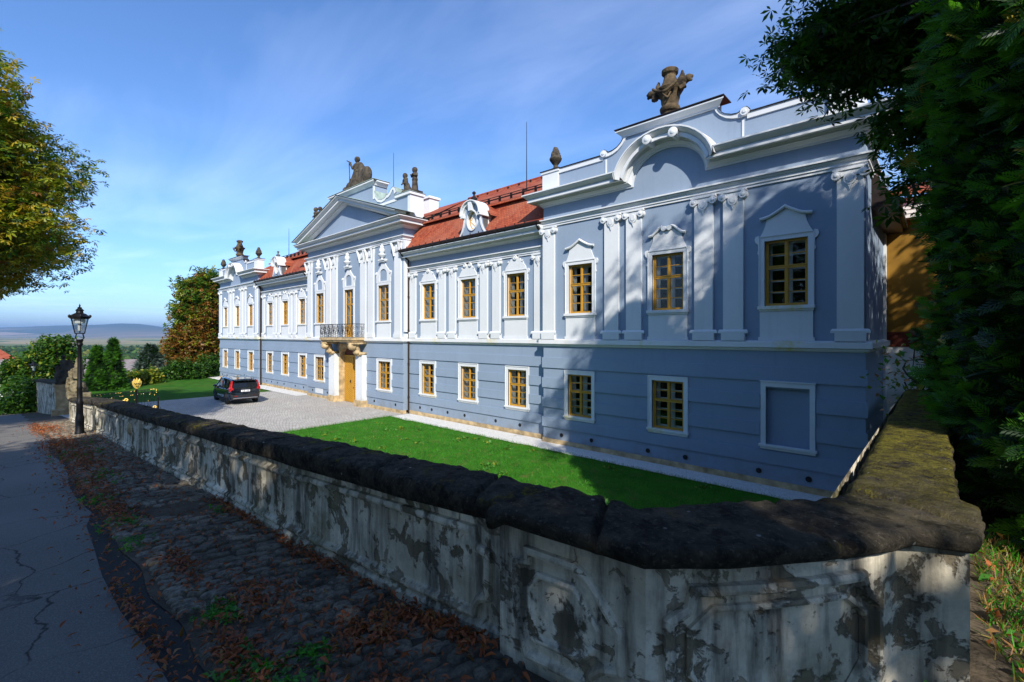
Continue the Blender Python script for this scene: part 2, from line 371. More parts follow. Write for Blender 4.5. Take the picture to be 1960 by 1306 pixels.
    def build(s, name, mats, parent=None, world=True, loc=(0, 0, 0), smooth=False, auto=None, rz=0):
        me = bpy.data.meshes.new(name)
        off = Vector((0, 0, 0))
        if parent is not None and world: off = ORG.get(parent.name, Vector((0, 0, 0)))
        me.from_pydata([(v[0]-off.x, v[1]-off.y, v[2]-off.z) for v in s.v], [], s.f)
        if not isinstance(mats, (list, tuple)): mats = [mats]
        for q in mats: me.materials.append(M[q])
        if len(mats) > 1: me.polygons.foreach_set('material_index', s.mi)
        if smooth or auto: me.polygons.foreach_set('use_smooth', [True]*len(me.polygons))
        if auto: me.set_sharp_from_angle(angle=R(auto))
        me.update()
        o = bpy.data.objects.new(name, me); C.objects.link(o); o.location = loc; o.rotation_euler = (0, 0, rz)
        if parent is not None:
            o.parent = parent
            if world: ORG[o.name] = off
        return o
ORG = {}
def tag(o, label=None, cat=None, group=None, kind=None):
    if label: o['label'] = label
    if cat: o['category'] = cat
    if group: o['group'] = group
    if kind: o['kind'] = kind
    return o
def thing(name, label, cat, loc=(0, 0, 0), group=None, rz=0):
    o = bpy.data.objects.new(name, None); C.objects.link(o); o.location = loc; o.rotation_euler = (0, 0, rz); o.empty_display_size = .3
    ORG[o.name] = Vector(loc); return tag(o, label, cat, group)
def copytree(o, parent=None, loc=None, rz=None, label=None, scale=None):
    c = o.copy(); C.objects.link(c)
    if parent is not None: c.parent = parent
    if loc is not None: c.location = loc
    if rz is not None: c.rotation_euler = (0, 0, rz)
    if scale is not None: c.scale = scale
    if label: c['label'] = label
    for ch in list(o.children): copytree(ch, c)
    return c
def arc(cx, cz, rx, rz, a0, a1, n):
    return [(cx+rx*math.cos(R(a0+(a1-a0)*i/n)), cz+rz*math.sin(R(a0+(a1-a0)*i/n))) for i in range(n+1)]
def mirror(half, cx=0):    # half outline with x>=0 listed bottom to top; gives the closed outline
    return [(cx+x, z) for x, z in half] + [(cx-x, z) for x, z in reversed(half) if x > 1e-6]
def np_mesh(name, V, F, mats, mi=None, parent=None, smooth=False):
    # V (n,3), F (m,k) same k for all faces
    me = bpy.data.meshes.new(name); n, m_, k = len(V), len(F), F.shape[1]
    me.vertices.add(n); me.vertices.foreach_set('co', np.asarray(V, np.float32).ravel())
    me.loops.add(m_*k); me.loops.foreach_set('vertex_index', np.asarray(F, np.int32).ravel())
    me.polygons.add(m_); me.polygons.foreach_set('loop_start', np.arange(0, m_*k, k, dtype=np.int32)); me.polygons.foreach_set('loop_total', np.full(m_, k, np.int32))
    for q in mats: me.materials.append(M[q])
    if mi is not None: me.polygons.foreach_set('material_index', np.asarray(mi, np.int32))
    if smooth: me.polygons.foreach_set('use_smooth', np.ones(m_, bool))
    me.update(calc_edges=True); me.validate()
    o = bpy.data.objects.new(name, me); C.objects.link(o)
    if parent is not None: o.parent = parent
    return o
# ---------------------------------------------------------------- ground
DX = [-400, -80, -50, -25, -18.6, -12.75, -8.7, -5, -3, -2, 6, 60]
DZ = [-24, -4.4, -.98, 1.35, 1.83, 2.11, 2.27, 2.45, 2.62, 2.75, 2.83, 3.2]
def gz(x): return float(np.interp(x, DX, DZ))
def sst(t): t = max(0., min(1., t)); return t*t*(3-2*t)
def low(x, y):
    r = math.hypot(x, y); z = 0.
    if x < -61: z -= 38*sst((-61-x)/230)
    d = max(0, math.hypot(min(0, x+20), max(0, y-60))-90); z = min(z, 0)
    if y > 60: z = min(z, -38*sst((y-60)/200))
    if y < -60: z = min(z, -38*sst((-60-y)/200))
    k = sst(1-(y-1.9)/7)*sst((x+42)/6)*sst((-19-x)/3)
    if y > 1.5: z += k*max(0, gz(x))
    elif y <= 1.5: z = min(z, gz(x)-.6)
    return z
def steps(a, b, n): return list(np.linspace(a, b, n))
GX = sorted({-30000., -15000., -8000., -4000., -2000., -1200., -800., -600., -450., *steps(-360, -60, 31), *steps(-59, 4, 127), 10., 30., 60., 120., 300., 1000., 5000., 20000.})
GY = sorted({-20000., -6000., -2000., -600., -300., -200., -120., -60., -20., *steps(-5, 18, 93), *steps(20, 60, 21), 80., 120., 160., 200., 260., 400., 800., 1500., 3000., 6000., 12000., 25000.})
V = np.array([(x, y, low(x, y)) for x in GX for y in GY]); ny = len(GY)
F = np.array([(i*ny+j, (i+1)*ny+j, (i+1)*ny+j+1, i*ny+j+1) for i in range(len(GX)-1) for j in range(ny-1)])
m = NT('far_ground'); x, y, z = m.xyz()
fld = m.vor(.0011, out=1, vec=m.comb(m.math('MULTIPLY', x, 1.), m.math('MULTIPLY', y, 2.0), 0.))
near = m.mix(m.rng(m.noise(1.1, 6, .6), .35, .68), (.018, .075, .006), (.04, .135, .012))
near = m.mix(m.rng(m.noise(.25, 5), .5, .7, 0, .4), near, (.09, .10, .02))
fk = m.mix(m.rng(fld, .0, .35), (.10, .20, .02), (.30, .23, .12)); fk = m.mix(m.rng(fld, .5, .75), fk, (.05, .11, .02)); fk = m.mix(m.rng(fld, .8, .95), fk, (.32, .26, .16))
m.col(m.mix(m.rng(x, -500, -380, 1, 0), near, fk)); m.rough(.95, .1); m.bump(m.noise(40, 4, .7), .6, .03)
g = np_mesh('ground', V, F, ['far_ground']); tag(g, kind='structure')

def strip(name, mat, ya, yb, dz, x0, x1, kind='structure'):
    xs = sorted({x for x in DX if x0 < x < x1} | {x0, x1} | set(np.round(np.arange(math.ceil(x0), x1, 1.0 if x1-x0 > 40 else .2), 3)))
    b = MB(); vs = []
    for x in xs:
        a = ya(x) if callable(ya) else ya; c = yb(x) if callable(yb) else yb
        vs += [(x, a, gz(x)+dz), (x, c, gz(x)+dz)]
    b.add(vs, [(2*i, 2*i+2, 2*i+3, 2*i+1) for i in range(len(xs)-1)])
    return tag(b.build(name, mat), kind=kind)
WALLC = lambda x: 2.0 if x < -12.75 else 2.4
strip('road_bank', 'soil', -60, lambda x: 2.42 if x > -9 else 2.15, 0, -400, -1.25)
# near corner and the bank right of the wall
b = MB()
pl = [(-1.25, -60), (40, -60), (40, 60), (-.2, 60), (-.2, 3.85), (-.45, 3.5), (-1.25, 2.42)]
b.add([(x, y, gz(max(x, -1.25)) if y < 3 else gz(0)-.02) for x, y in pl], [tuple(range(len(pl)))])
tag(b.build('garden_bank', 'soil'), kind='structure')
strip('road', 'asphalt', -4.2, lambda x: .68+.05*math.sin(x*1.3)+.03*math.sin(x*5.1)+(.12 if x < -8 else 0), .006, -90, 8)
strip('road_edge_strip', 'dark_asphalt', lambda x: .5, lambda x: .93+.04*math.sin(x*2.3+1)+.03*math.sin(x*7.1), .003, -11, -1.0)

# court: setts, lawns, gravel
def flat(name, mat, x0, x1, y0, y1, dz, nx=40, ny_=24, wob=0):
    V = []; 
    for i in range(nx+1):
        for j in range(ny_+1):
            x = x0+(x1-x0)*i/nx; y = y0+(y1-y0)*j/ny_
            if wob and j == 0: y += wob*mnoise.noise(Vector((x*.9, y, 3)))+wob*.5*mnoise.noise(Vector((x*5, y, 3)))
            if wob and (i == 0 or i == nx): x += wob*mnoise.noise(Vector((x, y*1.2, 7)))
            V.append((x, y, low(x, y)+dz))
    F = [(i*(ny_+1)+j, (i+1)*(ny_+1)+j, (i+1)*(ny_+1)+j+1, i*(ny_+1)+j+1) for i in range(nx) for j in range(ny_)]
    return tag(np_mesh(name, np.array(V), np.array(F), [mat]), kind='structure')
flat('courtyard_paving', 'court_setts', -41.0, -23.4, 1.95, 16.3, .03, 36, 58, .06)
flat('lawn', 'lawn', -23.4, -.2, 2.4, 15.3, .02, 60, 40, .0)
flat('gravel_strip', 'gravel_white', -23.2, -1.0, 15.05, 16.4, .045, 90, 6, .10)
flat('gravel_path', 'gravel_white', -60.0, -36.4, 15.25, 16.6, .04, 90, 6, .06)
flat('apron_paving', 'court_setts', -36.4, -23.2, 15.2, 16.9, .035, 10, 4)
# ---------------------------------------------------------------- the palace
CX = -29.88; V_, W_, R_ = 16.15, 16.5, 16.1
P = thing('palace', 'long two-storey baroque palace in grey-blue plaster with white pilasters and red tiled roofs', 'palace', (CX, 16.15, 0))
rnd = random.Random(5)
COR = [(0, 0), (.05, 0), (.05, .06), (.09, .065), (.16, .14), (.21, .145), (.21, .20), (.24, .205), (.25, .255), (.43, .255), (.44, .205), (.52, .205), (.52, .325), (.49, .33), (.49, .35), (.54, .36), (.64, .455), (.66, .46), (.66, .485), (.70, .49), (.70, .54), (0, .58)]
ARC = [(0, 0), (.05, 0), (.05, .08), (.085, .085), (.085, .18), (.115, .185), (.17, .24), (.15, .25), (.15, .265), (.21, .27), (.21, .32), (0, .36)]
BELT = [(0, 0), (.04, 0), (.08, .05), (.08, .08), (.16, .11), (.16, .28), (0, .32)]

# --- windows (local: x centre, z up from the opening's bottom, y=0 wall face, +y inwards)
def window(kind, w, h, rt, rb, cols, tr=.60):
    f = MB(); a, b_ = .085, .155
    f.box(-w/2, -w/2+.07, a+.01, b_, 0, h); f.box(w/2-.07, w/2, a+.01, b_, 0, h)
    f.box(-w/2+.07, w/2-.07, a, b_, 0, .08); f.box(-w/2+.07, w/2-.07, a, b_, h-.07, h)
    zt = h*tr*.985; f.box(-w/2+.07, w/2-.07, a-.012, b_, zt-.05, zt+.05)
    f.box(-w/2+.07, w/2-.07, a-.03, a-.012, zt+.025, zt+.055)
    f.box(-.034, .034, a-.006, b_-.003, .08, zt-.05); f.box(-.034, .034, a-.006, b_-.003, zt+.05, h-.07)
    def bars(mb, y0, y1, tb, t2):
        for (z0, z1, n) in ((.08, zt-.05, rb), (zt+.05, h-.07, rt)):
            for i in range(1, n):
                z = z0+(z1-z0)*i/n
                for sx in (-1, 1): mb.box(*( (-w/2+.07, -.045) if sx < 0 else (.045, w/2-.07)), y0, y1, z-tb, z+tb)
            if cols == 4:
                for sx in (-1, 1):
                    xc = sx*(w/4+.01)
                    for i in range(n):
                        zz0 = z0+(z1-z0)*i/n+(tb if i else 0); zz1 = z0+(z1-z0)*(i+1)/n-(tb if i < n-1 else 0)
                        mb.box(xc-t2, xc+t2, y0+.002, y1-.002, zz0, zz1)
    for sx in (-1, 1):      # sash stiles
        for (z0, z1) in ((.08, zt-.05), (zt+.05, h-.07)):
            for xx in (.034, w/2-.07-.022):
                x0 = xx if sx > 0 else -xx-.022; f.box(x0, x0+.022, a+.008, b_-.008, z0, z1)
    bars(f, .105, .14, .014, .014)
    fr = f.build('window', 'ochre_wood', P, world=False)
    p = MB(); p.add([(-w/2+.05, .125, .05), (w/2-.05, .125, .05), (w/2-.05, .125, h-.05), (-w/2+.05, .125, h-.05)], [(0, 1, 2, 3)])
    p.build('pane', 'glass', fr, world=False)
    q = MB()      # white lining of the gap between outer and inner casement
    for (y0, y1) in ((0, .47),):
        for x in (-w/2, w/2):
            s = 1 if x < 0 else -1
            q.add([(x, y0, 0), (x+s*.0, y1, 0), (x+s*.0, y1, h), (x, y0, h)], [(0, 1, 2, 3) if s > 0 else (3, 2, 1, 0)])
        q.add([(-w/2, y0, 0), (w/2, y0, 0), (w/2, y1, 0), (-w/2, y1, 0)], [(0, 1, 2, 3)])
        q.add([(-w/2, y0, h), (w/2, y0, h), (w/2, y1, h), (-w/2, y1, h)], [(3, 2, 1, 0)])
    q.build('lining', 'white_paint', fr, world=False)
    i = MB(); y0, y1 = .40, .44
    i.box(-w/2, -w/2+.12, y0, y1, 0, h); i.box(w/2-.12, w/2, y0, y1, 0, h); i.box(-w/2+.12, w/2-.12, y0, y1, 0, .1); i.box(-w/2+.12, w/2-.12, y0, y1, h-.09, h)
    i.box(-w/2+.12, w/2-.12, y0, y1, zt-.06, zt+.06); i.box(-.10, .10, y0, y1, .1, zt-.06); i.box(-.10, .10, y0, y1, zt+.06, h-.09)
    bars(i, y0+.01, y1-.01, .016, .016)
    i.build('inner_casement', 'white_paint', fr, world=False)
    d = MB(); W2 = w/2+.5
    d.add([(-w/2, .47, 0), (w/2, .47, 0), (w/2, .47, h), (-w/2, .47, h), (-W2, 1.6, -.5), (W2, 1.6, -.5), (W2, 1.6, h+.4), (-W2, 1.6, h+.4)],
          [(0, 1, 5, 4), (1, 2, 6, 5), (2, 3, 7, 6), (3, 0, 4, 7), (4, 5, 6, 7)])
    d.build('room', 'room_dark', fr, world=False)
    return fr
def surround_plain(fr, w, h):       # ground floor: flat white frame with sill
    s = MB(); t = .14; y = -.045
    s.box(-w/2-t, -w/2, y, .06, 0, h); s.box(w/2, w/2+t, y, .06, 0, h); s.box(-w/2-t, w/2+t, y, .06, h, h+t)
    s.box(-w/2-t-.02, -w/2-t, y-.02, .0, 0, h+t+.02); s.box(w/2+t, w/2+t+.02, y-.02, .0, 0, h+t+.02); s.box(-w/2-t, w/2+t, y-.02, .0, h+t, h+t+.035)
    s.build('surround', 'plaster_white', fr, world=False)
    c = MB(); c.box(-w/2-t-.05, w/2+t+.05, -.10, .06, -.07, 0); c.box(-w/2-t-.02, w/2+t+.02, -.07, .06, -.12, -.07); c.box(-w/2-t, w/2+t, -.045, .0, -.17, -.12)
    c.build('sill', 'plaster_ledge', fr, world=False)
HOODM = [(.05, 0), (.13, .01), (.15, .05), (.12, .09), (.05, .10)]
def surround_upper(fr, w, h, style, base):
    # base = depth of the apron below the opening
    s = MB(); t = .13; y = -.05
    s.box(-w/2-t, -w/2, y, .06, -.06, h); s.box(w/2, w/2+t, y, .06, -.06, h); s.box(-w/2-t, w/2+t, y, .06, h, h+t)
    e = .05
    for sx in (-1, 1):      # stepped outer moulding and ears
        x0, x1 = sorted((sx*(w/2+t), sx*(w/2+t+.03))); s.box(x0, x1, y-.025, 0, -.06, h+t)
        out_ = [(sx*(w/2+t+.03), h-.42), (sx*(w/2+t+.07), h-.36), (sx*(w/2+t+.045), h-.26), (sx*(w/2+t+.05), h-.08), (sx*(w/2+t+.12), h-.02), (sx*(w/2+t+.15), h+.08), (sx*(w/2+t+.12), h+.17), (sx*(w/2+t+.04), h+.19), (sx*(w/2+t+.03), h+.19)]
        s.prism(out_ if sx > 0 else out_[::-1], y-.012, 0)
    s.box(-w/2-t, w/2+t, y-.025, 0, h+t, h+t+.04)
    s.build('surround', 'plaster_white', fr, world=False)
    H = h+t+.04; g = MB()
    if style == 'peak':
        hw = w/2+t; g.prism(mirror([(hw-.02, H), (hw-.1, H+.16), (hw-.16, H+.32), (hw-.19, H+.46), (hw-.19, H+.5), (.3, H+.60), (.14, H+.68), (0, H+.76)]), y, 0)
        path = [(-hw+.02, H+.48), (-hw+.12, H+.49), (-.42, H+.53), (-.28, H+.60), (-.14, H+.68), (0, H+.77), (.14, H+.68), (.28, H+.60), (.42, H+.53), (hw-.12, H+.49), (hw-.02, H+.48)]
        g.sweep_xz(path, HOODM, 0)
    elif style == 'scroll':
        hw = w/2+t; g.prism(mirror([(hw-.02, H), (hw-.1, H+.16), (hw-.16, H+.32), (hw-.19, H+.46), (hw-.19, H+.5), (.34, H+.6), (.2, H+.72), (.08, H+.72), (0, H+.66)]), y, 0)
        for sx in (-1, 1):
            g.sweep_xz([(sx*(hw-.04), H+.46), (sx*(hw-.2), H+.49), (sx*.38, H+.6), (sx*.26, H+.72), (sx*.15, H+.77)][::-1 if sx > 0 else 1], HOODM, 0)
            g.lathe([(.09, -.15), (.09, -.03)], (sx*.10, 0, H+.73), 12, 'y')
    else:       # wing windows: stepped crest with a small shell
        hw = w/2+t; g.prism(mirror([(hw-.05, H), (hw-.08, H+.12), (hw-.20, H+.26), (hw-.22, H+.30), (hw-.22, H+.36), (.36, H+.40), (.30, H+.52), (.18, H+.56), (.14, H+.66), (.08, H+.70), (0, H+.72)]), y, 0)
        if style == 'shell':
            g.lathe([(.13, -.10), (.10, -.12), (.13, -.03)], (0, 0, H+.58), 12, 'y'); g.ball((0, -.08, H+.58), .05)
        else:
            for sx in (-1, 1): g.lathe([(.12, -.10), (.09, -.12), (.12, -.03)], (sx*.2, 0, H+.56), 12, 'y')
        for sx in (-1, 1): g.lathe([(.045, -.08), (.045, -.03)], (sx*(hw-.27), 0, H+.40), 8, 'y')
    g.build('hood', 'plaster_white', fr, world=False)
    c = MB(); c.box(-w/2-t-.05, w/2+t+.05, -.13, .06, -.10, -.06+.06); c.box(-w/2-t-.02, w/2+t+.02, -.09, 0, -.16, -.10)
    c.build('sill', 'plaster_ledge', fr, world=False)
    a = MB(); a.box(-w/2-t, w/2+t, -.055, 0, -base, -.16); a.box(-w/2-t-.04, w/2+t+.04, -.075, 0, -base, -base+.12)
    a.build('apron', 'plaster_white', fr, world=False)
def finish(o, x, y, z): o.location = (x-CX, y-16.15, z); ORG[o.name] = Vector((0, 0, 0)); return o

LW, LH, LZ = 1.18, 1.75, 1.335; UW, UH, UZ = 1.17, 2.03, 5.645
protoL = window('l', LW, LH, 2, 3, 2); surround_plain(protoL, LW, LH)
protoR = window('r', 1.36, LH, 2, 3, 4); surround_plain(protoR, 1.36, LH)
protoP = window('p', UW, UH, 2, 3, 2); surround_upper(protoP, UW, UH, 'peak', UZ-4.56)
protoS = window('s', UW, UH, 2, 3, 2); surround_upper(protoS, UW, UH, 'scroll', UZ-4.56)
protoW = window('w', UW, UH, 2, 3, 2); surround_upper(protoW, UW, UH, 'shell', UZ-4.56)
protoX = window('x', UW, UH, 2, 3, 2); surround_upper(protoX, UW, UH, 'scrolls', UZ-4.56)
used = set()
def put(proto, x, y, z):
    if proto.name not in used: used.add(proto.name); return finish(proto, x, y, z)
    c = copytree(proto, P); return finish(c, x, y, z)
for sx in (1, -1):
    pc = CX+sx*22.73
    for k in (-1, 0, 1):
        put(protoS if k == 0 else protoP, pc+k*3.75, V_, UZ)
        if not (sx == 1 and k == 1): put(protoL, pc+k*3.79, V_, LZ)
    wc = CX+sx*11.72
    for k in (-1, 0, 1):
        put(protoX if k == 0 else protoW, wc+k*3.36, W_, UZ)
        put(protoL, wc+k*3.44, W_, LZ)
    put(protoR, CX+sx*4.4, R_, LZ)

# --- risalit windows: giant surround with blind arch and urn
def ris_window(x, door=False):
    w = 1.2; zb = 5.63 if not door else 4.6; zt = 7.86
    fr = window('x', w, zt-zb, 2, 3 if not door else 3, 2, tr=(.60 if not door else .70))
    if door:
        pnl = MB(); pnl.box(-w/2+.08, w/2-.08, .09, .13, .08, .85); pnl.build('door_panel', 'ochre_wood', fr, world=False)
        for sx in (-1, 1):
            pm_ = MB(); a0, a1 = sorted((sx*.1, sx*(w/2-.14))); pm_.box(a0, a1, .07, .09, .18, .75); pm_.build('raised_field', 'ochre_wood', fr, world=False)
    z = lambda q: q-zb
    s = MB(); hw = w/2+.16
    s.box(-hw, -w/2, -.05, .06, z(zb if door else zb-.06), z(zt)); s.box(w/2, hw, -.05, .06, z(zb if door else zb-.06), z(zt)); s.box(-hw, hw, -.05, .06, z(zt), z(8.02))
    # upper cartouche plate with an arched blind field
    top = [(hw+.03, z(8.02)), (hw+.03, z(8.30)), (hw+.10, z(8.5)), (hw+.12, z(8.66)), (hw+.04, z(8.72)), (hw-.02, z(8.66)), (hw-.10, z(8.72)), (.40, z(8.95)), (.27, z(9.08)), (.20, z(9.22)), (.18, z(9.30))]
    inner = [(.42, z(8.12)), (.42, z(8.45))]+[(.42*math.cos(R(a)), z(8.45)+.42*math.sin(R(a))) for a in (15, 30, 45, 60, 75, 90)]
    for sx in (-1, 1):
        po = [(sx*p[0], p[1]) for p in top]+[(0, z(9.30))]+[(sx*p[0], p[1]) for p in inner[::-1]]+[(0, z(8.12)), (0, z(8.02))]
        s.prism(po if sx < 0 else po[::-1], -.06, 0)
        s.lathe([(.08, -.11), (.08, 0)], (sx*(hw+.04), 0, z(8.62)), 10, 'y')
    s.build('surround', 'plaster_white', fr, world=False)
    u = MB()
    u.box(-.36, .36, -.22, 0, z(9.38), z(9.46)); u.box(-.26, .26, -.17, 0, z(9.30), z(9.38))
    for sx in (-1, 1): u.lathe([(.07, -.18), (.07, -.02)], (sx*.28, 0, z(9.35)), 10, 'y')
    u.lathe([(.10, 9.46-zb), (.06, 9.52-zb), (.08, 9.56-zb), (.22, 9.66-zb), (.25, 9.74-zb), (.22, 9.78-zb), (.12, 9.82-zb), (.15, 9.9-zb), (.19, 9.98-zb), (.17, 10.08-zb), (.12, 10.16-zb), (.14, 10.2-zb), (.08, 10.32-zb), (.02, 10.40-zb)], (0, -.14, 0), 12)
    u.build('urn_relief', 'plaster_white', fr, world=False, auto=40)
    if not door:
        c = MB(); c.box(-hw-.06, hw+.06, -.13, .06, -.10, 0); c.build('sill', 'plaster_ledge', fr, world=False)
        a = MB(); a.box(-hw, hw, -.055, 0, -(zb-4.56), -.10); a.build('apron', 'plaster_white', fr, world=False)
    return finish(fr, x, R_, zb)
ris_window(CX+4.33); ris_window(CX-4.33); ris_window(CX, True)

# --- walls
def lower_holes(xs, w): return [(x-w/2, x+w/2, LZ, LZ+LH) for x in xs]
def upper_holes(xs): return [(x-UW/2, x+UW/2, UZ, UZ+UH) for x in xs]
BANDS = [(.73, 1.14), (1.59, 2.0), (2.44, 2.87), (3.31, 3.76)]
def lower_wall(name, x0, x1, y, holes, xs_skip, pier_skip=(), end=True):
    b = MB(); b.sheet(x0, x1, .23, 4.26, y, holes)
    for z0, z1 in BANDS:
        cuts = [(a, c) for a, c, q0, q1 in xs_skip if q0 < z1 and q1 > z0]
        cuts += list(pier_skip); cuts.sort(); cur = x0 - (.050 if end else 0)
        for a, c in cuts:
            if a > cur: b.box(cur, a, y-.050, y, z0, z1)
            cur = max(cur, c)
        e = x1 + (.050 if end else 0)
        if cur < e: b.box(cur, e, y-.050, y, z0, z1)
    o = b.build(name, 'plaster_blue', P); return o
def skip(xs, w): return [(x-w/2-.16, x+w/2+.16, LZ-.17, LZ+LH+.175) for x in xs]
for sx in (1, -1):
    pc = CX+sx*22.73; xs = [pc+k*3.79 for k in (-1, 0, 1)]; x0, x1 = pc-5.7, pc+5.7
    hl = lower_holes(xs, LW); sk = skip(xs, LW)
    lower_wall('lower_wall', x0, x1, V_, hl, sk)
    bay = MB()      # the centre bay stands a little proud
    b = MB(); b.sheet(x0, x1, 4.26, 10.95, V_, upper_holes([pc+k*3.75 for k in (-1, 0, 1)])); b.build('upper_wall', 'plaster_blue', P)
    for xx, s in ((x0, -1), (x1, 1)):
        d = 22.6; sd = MB()
        sd.add([(xx, V_, .23), (xx, d, .23), (xx, d, 8.9), (xx, V_, 8.9)], [(0, 1, 2, 3) if s > 0 else (3, 2, 1, 0)])
        sd.add([(xx, V_, 8.9), (xx, V_+2.2, 8.9), (xx, V_+2.2, 10.95), (xx, V_, 10.95)], [(0, 1, 2, 3) if s > 0 else (3, 2, 1, 0)])
        for z0, z1 in BANDS:
            a_, c_ = sorted((xx, xx+s*.028)); sd.box(a_, c_, V_, V_+.0+ (.6 if (sx > 0) == (s > 0) else .34), z0, z1)
        sd.build('side_wall', 'plaster_blue', P)
    # plinth
    pl = MB(); pl.box(x0-.02, x1+.02, V_-.05, V_+.2, -.1, .23); pl.build('plinth', 'sandstone', P)
    bl = MB(); bl.sweep_xy([(x0, 22.6), (x0, V_), (x1, V_), (x1, 22.6)] if True else [], BELT, 4.25); bl.build('belt_course', 'plaster_ledge', P)
    ar = MB(); ar.sweep_xy([(x0, V_+2.2), (x0, V_), (x1, V_), (x1, V_+2.2)], ARC, 9.46); ar.build('architrave', 'plaster_white', P)
    # cornice lifting into an arch over the middle window
    cn = MB(); z0 = 10.35
    path = [(x0, z0), (pc-1.34, z0)]+[(pc+1.34*math.cos(R(a)), z0+1.12*math.sin(R(a))) for a in range(172, 7, -9)]+[(pc+1.34, z0), (x1, z0)]
    cn.sweep_xz(path, COR, V_, 1, 1)
    for xx, s in ((x0, -1), (x1, 1)):
        vs = []
        for (o_, h_) in COR: vs += [(xx+s*o_, V_-o_, z0+h_)]
        n_ = len(vs); vs += [(xx+s*o_, V_+2.2, z0+h_) for (o_, h_) in COR]
        cn.add(vs, [((j, j+1, n_+j+1, n_+j) if s < 0 else (j, n_+j, n_+j+1, j+1)) for j in range(n_-1)]+[tuple(range(n_, 2*n_))])
    for k in (-1, 1): cn.lathe([(.12, -.72), (.17, -.70), (.17, -.66), (.15, -.6), (.15, -.1)], (pc+k*.48, V_, z0+1.12+.33-.10), 14, 'y'); cn.lathe([(.05, -.745), (.08, -.73), (.08, -.70)], (pc+k*.48, V_, z0+1.35), 10, 'y')
    cn.build('cornice', 'plaster_white', P, auto=35)
    # attic parapet with raised middle
    pa = MB(); yb = V_+.12; yf = V_-.02
    half = [(5.62, 10.93), (5.62, 11.86), (2.74, 11.86), (2.74, 11.98), (2.66, 12.06), (2.55, 12.06), (2.46, 11.98), (2.40, 11.93), (2.2, 11.95), (2.0, 12.03), (1.85, 12.15), (1.74, 12.30), (1.72, 12.40)]
    pa.prism(mirror([(x, z) for x, z in half], pc)[0:], yf+.03, yf+.45); pa.build('attic_parapet', 'plaster_blue', P)
    wb = MB()
    for s in (-1, 1):
        g_ = lambda a, c: sorted((pc+s*a, pc+s*c))
        wb.box(*g_(2.05, 5.0), yf, yf+.03, 10.93, 11.16); wb.box(*g_(2.66, 4.85), yf-.02, yf+.03, 11.70, 11.88)
        wb.box(*g_(4.85, 5.70), yf-.06, yf+.53, 10.93, 11.80); wb.box(*g_(4.80, 5.76), yf-.10, yf+.57, 11.80, 11.90)
        wb.box(*g_(2.50, 2.56), yf+.0, yf+.03, 11.16, 11.70)
        cu = [(2.66, 11.80), (2.40, 11.80), (2.2, 11.84), (2.0, 11.92), (1.82, 12.06), (1.70, 12.2), (1.64, 12.34)]
        cv = [(2.66, 12.0), (2.55, 12.06), (2.46, 11.98), (2.40, 11.94), (2.2, 11.96), (2.0, 12.04), (1.85, 12.16), (1.75, 12.30), (1.74, 12.36)]
        po = [(pc+s*a, c) for a, c in cu]+[(pc+s*a, c) for a, c in cv[::-1]]
        wb.prism(po if s < 0 else po[::-1], yf-.03, yf+.03)
        wb.lathe([(.13, -.10), (.13, .50)], (pc+s*2.60, yf, 11.93), 14, 'y'); wb.lathe([(.05, -.13), (.07, -.10), (.07, 0)], (pc+s*2.60, yf, 11.93), 10, 'y')
        wb.box(*g_(0, 2.40), yf, yf+.03, 11.70, 11.82) if False else None
    wb.sweep_xz([(pc-1.76, 12.34), (pc+1.76, 12.34)], [(0, 0), (.06, 0), (.06, .05), (.12, .10), (.2, .17), (.24, .18), (.24, .23), (0, .26)], yf+.02, 1, 1)
    wb.box(pc-1.72, pc+1.72, yf+.03, yf+.45, 12.40, 12.58)
    wb.build('parapet_trim', 'plaster_white', P)
    cop = MB(); cop.box(pc-5.8, pc-4.76, yf-.13, yf+.60, 11.90, 11.93); cop.box(pc+4.76, pc+5.8, yf-.13, yf+.60, 11.90, 11.93)
    cop.box(pc-4.76, pc-2.74, yf-.06, yf+.5, 11.885, 11.915); cop.box(pc+2.74, pc+4.76, yf-.06, yf+.5, 11.885, 11.915); cop.box(pc-2.02, pc+2.02, yf-.26, yf+.5, 12.60, 12.63)
    for s in (-1, 1):
        cv = [(2.74, 12.0), (2.66, 12.08), (2.55, 12.08), (2.44, 11.98), (2.38, 11.955), (2.2, 11.975), (2.0, 12.055), (1.85, 12.175), (1.76, 12.32)]
        cop.add([(pc+s*a, yy, z) for a, z in cv for yy in (yf-.07, yf+.5)], [(2*i, 2*i+2, 2*i+3, 2*i+1) for i in range(len(cv)-1)])
    cop.build('parapet_capping', 'gutter_metal', P)

# wings
for sx in (1, -1):
    wc = CX+sx*11.72; x0, x1 = (CX+6.4, CX+22.73-5.7) if sx > 0 else (CX-22.73+5.7, CX-6.4)
    xs = [wc+k*3.44 for k in (-1, 0, 1)]
    lower_wall('lower_wall', x0, x1, W_, lower_holes(xs, LW), skip(xs, LW), end=False)
    b = MB(); b.sheet(x0, x1, 4.26, 9.7, W_, upper_holes([wc+k*3.36 for k in (-1, 0, 1)])); b.build('upper_wall', 'plaster_blue', P)
    pl = MB(); pl.box(x0, x1, W_-.05, W_+.2, -.1, .23); pl.build('plinth', 'sandstone', P)
    for nm, pr, z in (('belt_course', BELT, 4.25), ('architrave', ARC, 8.45), ('cornice', [(a, h*.8) for a, h in COR], 9.15)):
        q = MB(); q.sweep_xy([(x0, W_), (x1, W_)], pr, z); q.build(nm, 'plaster_ledge' if nm == 'belt_course' else 'plaster_white', P)

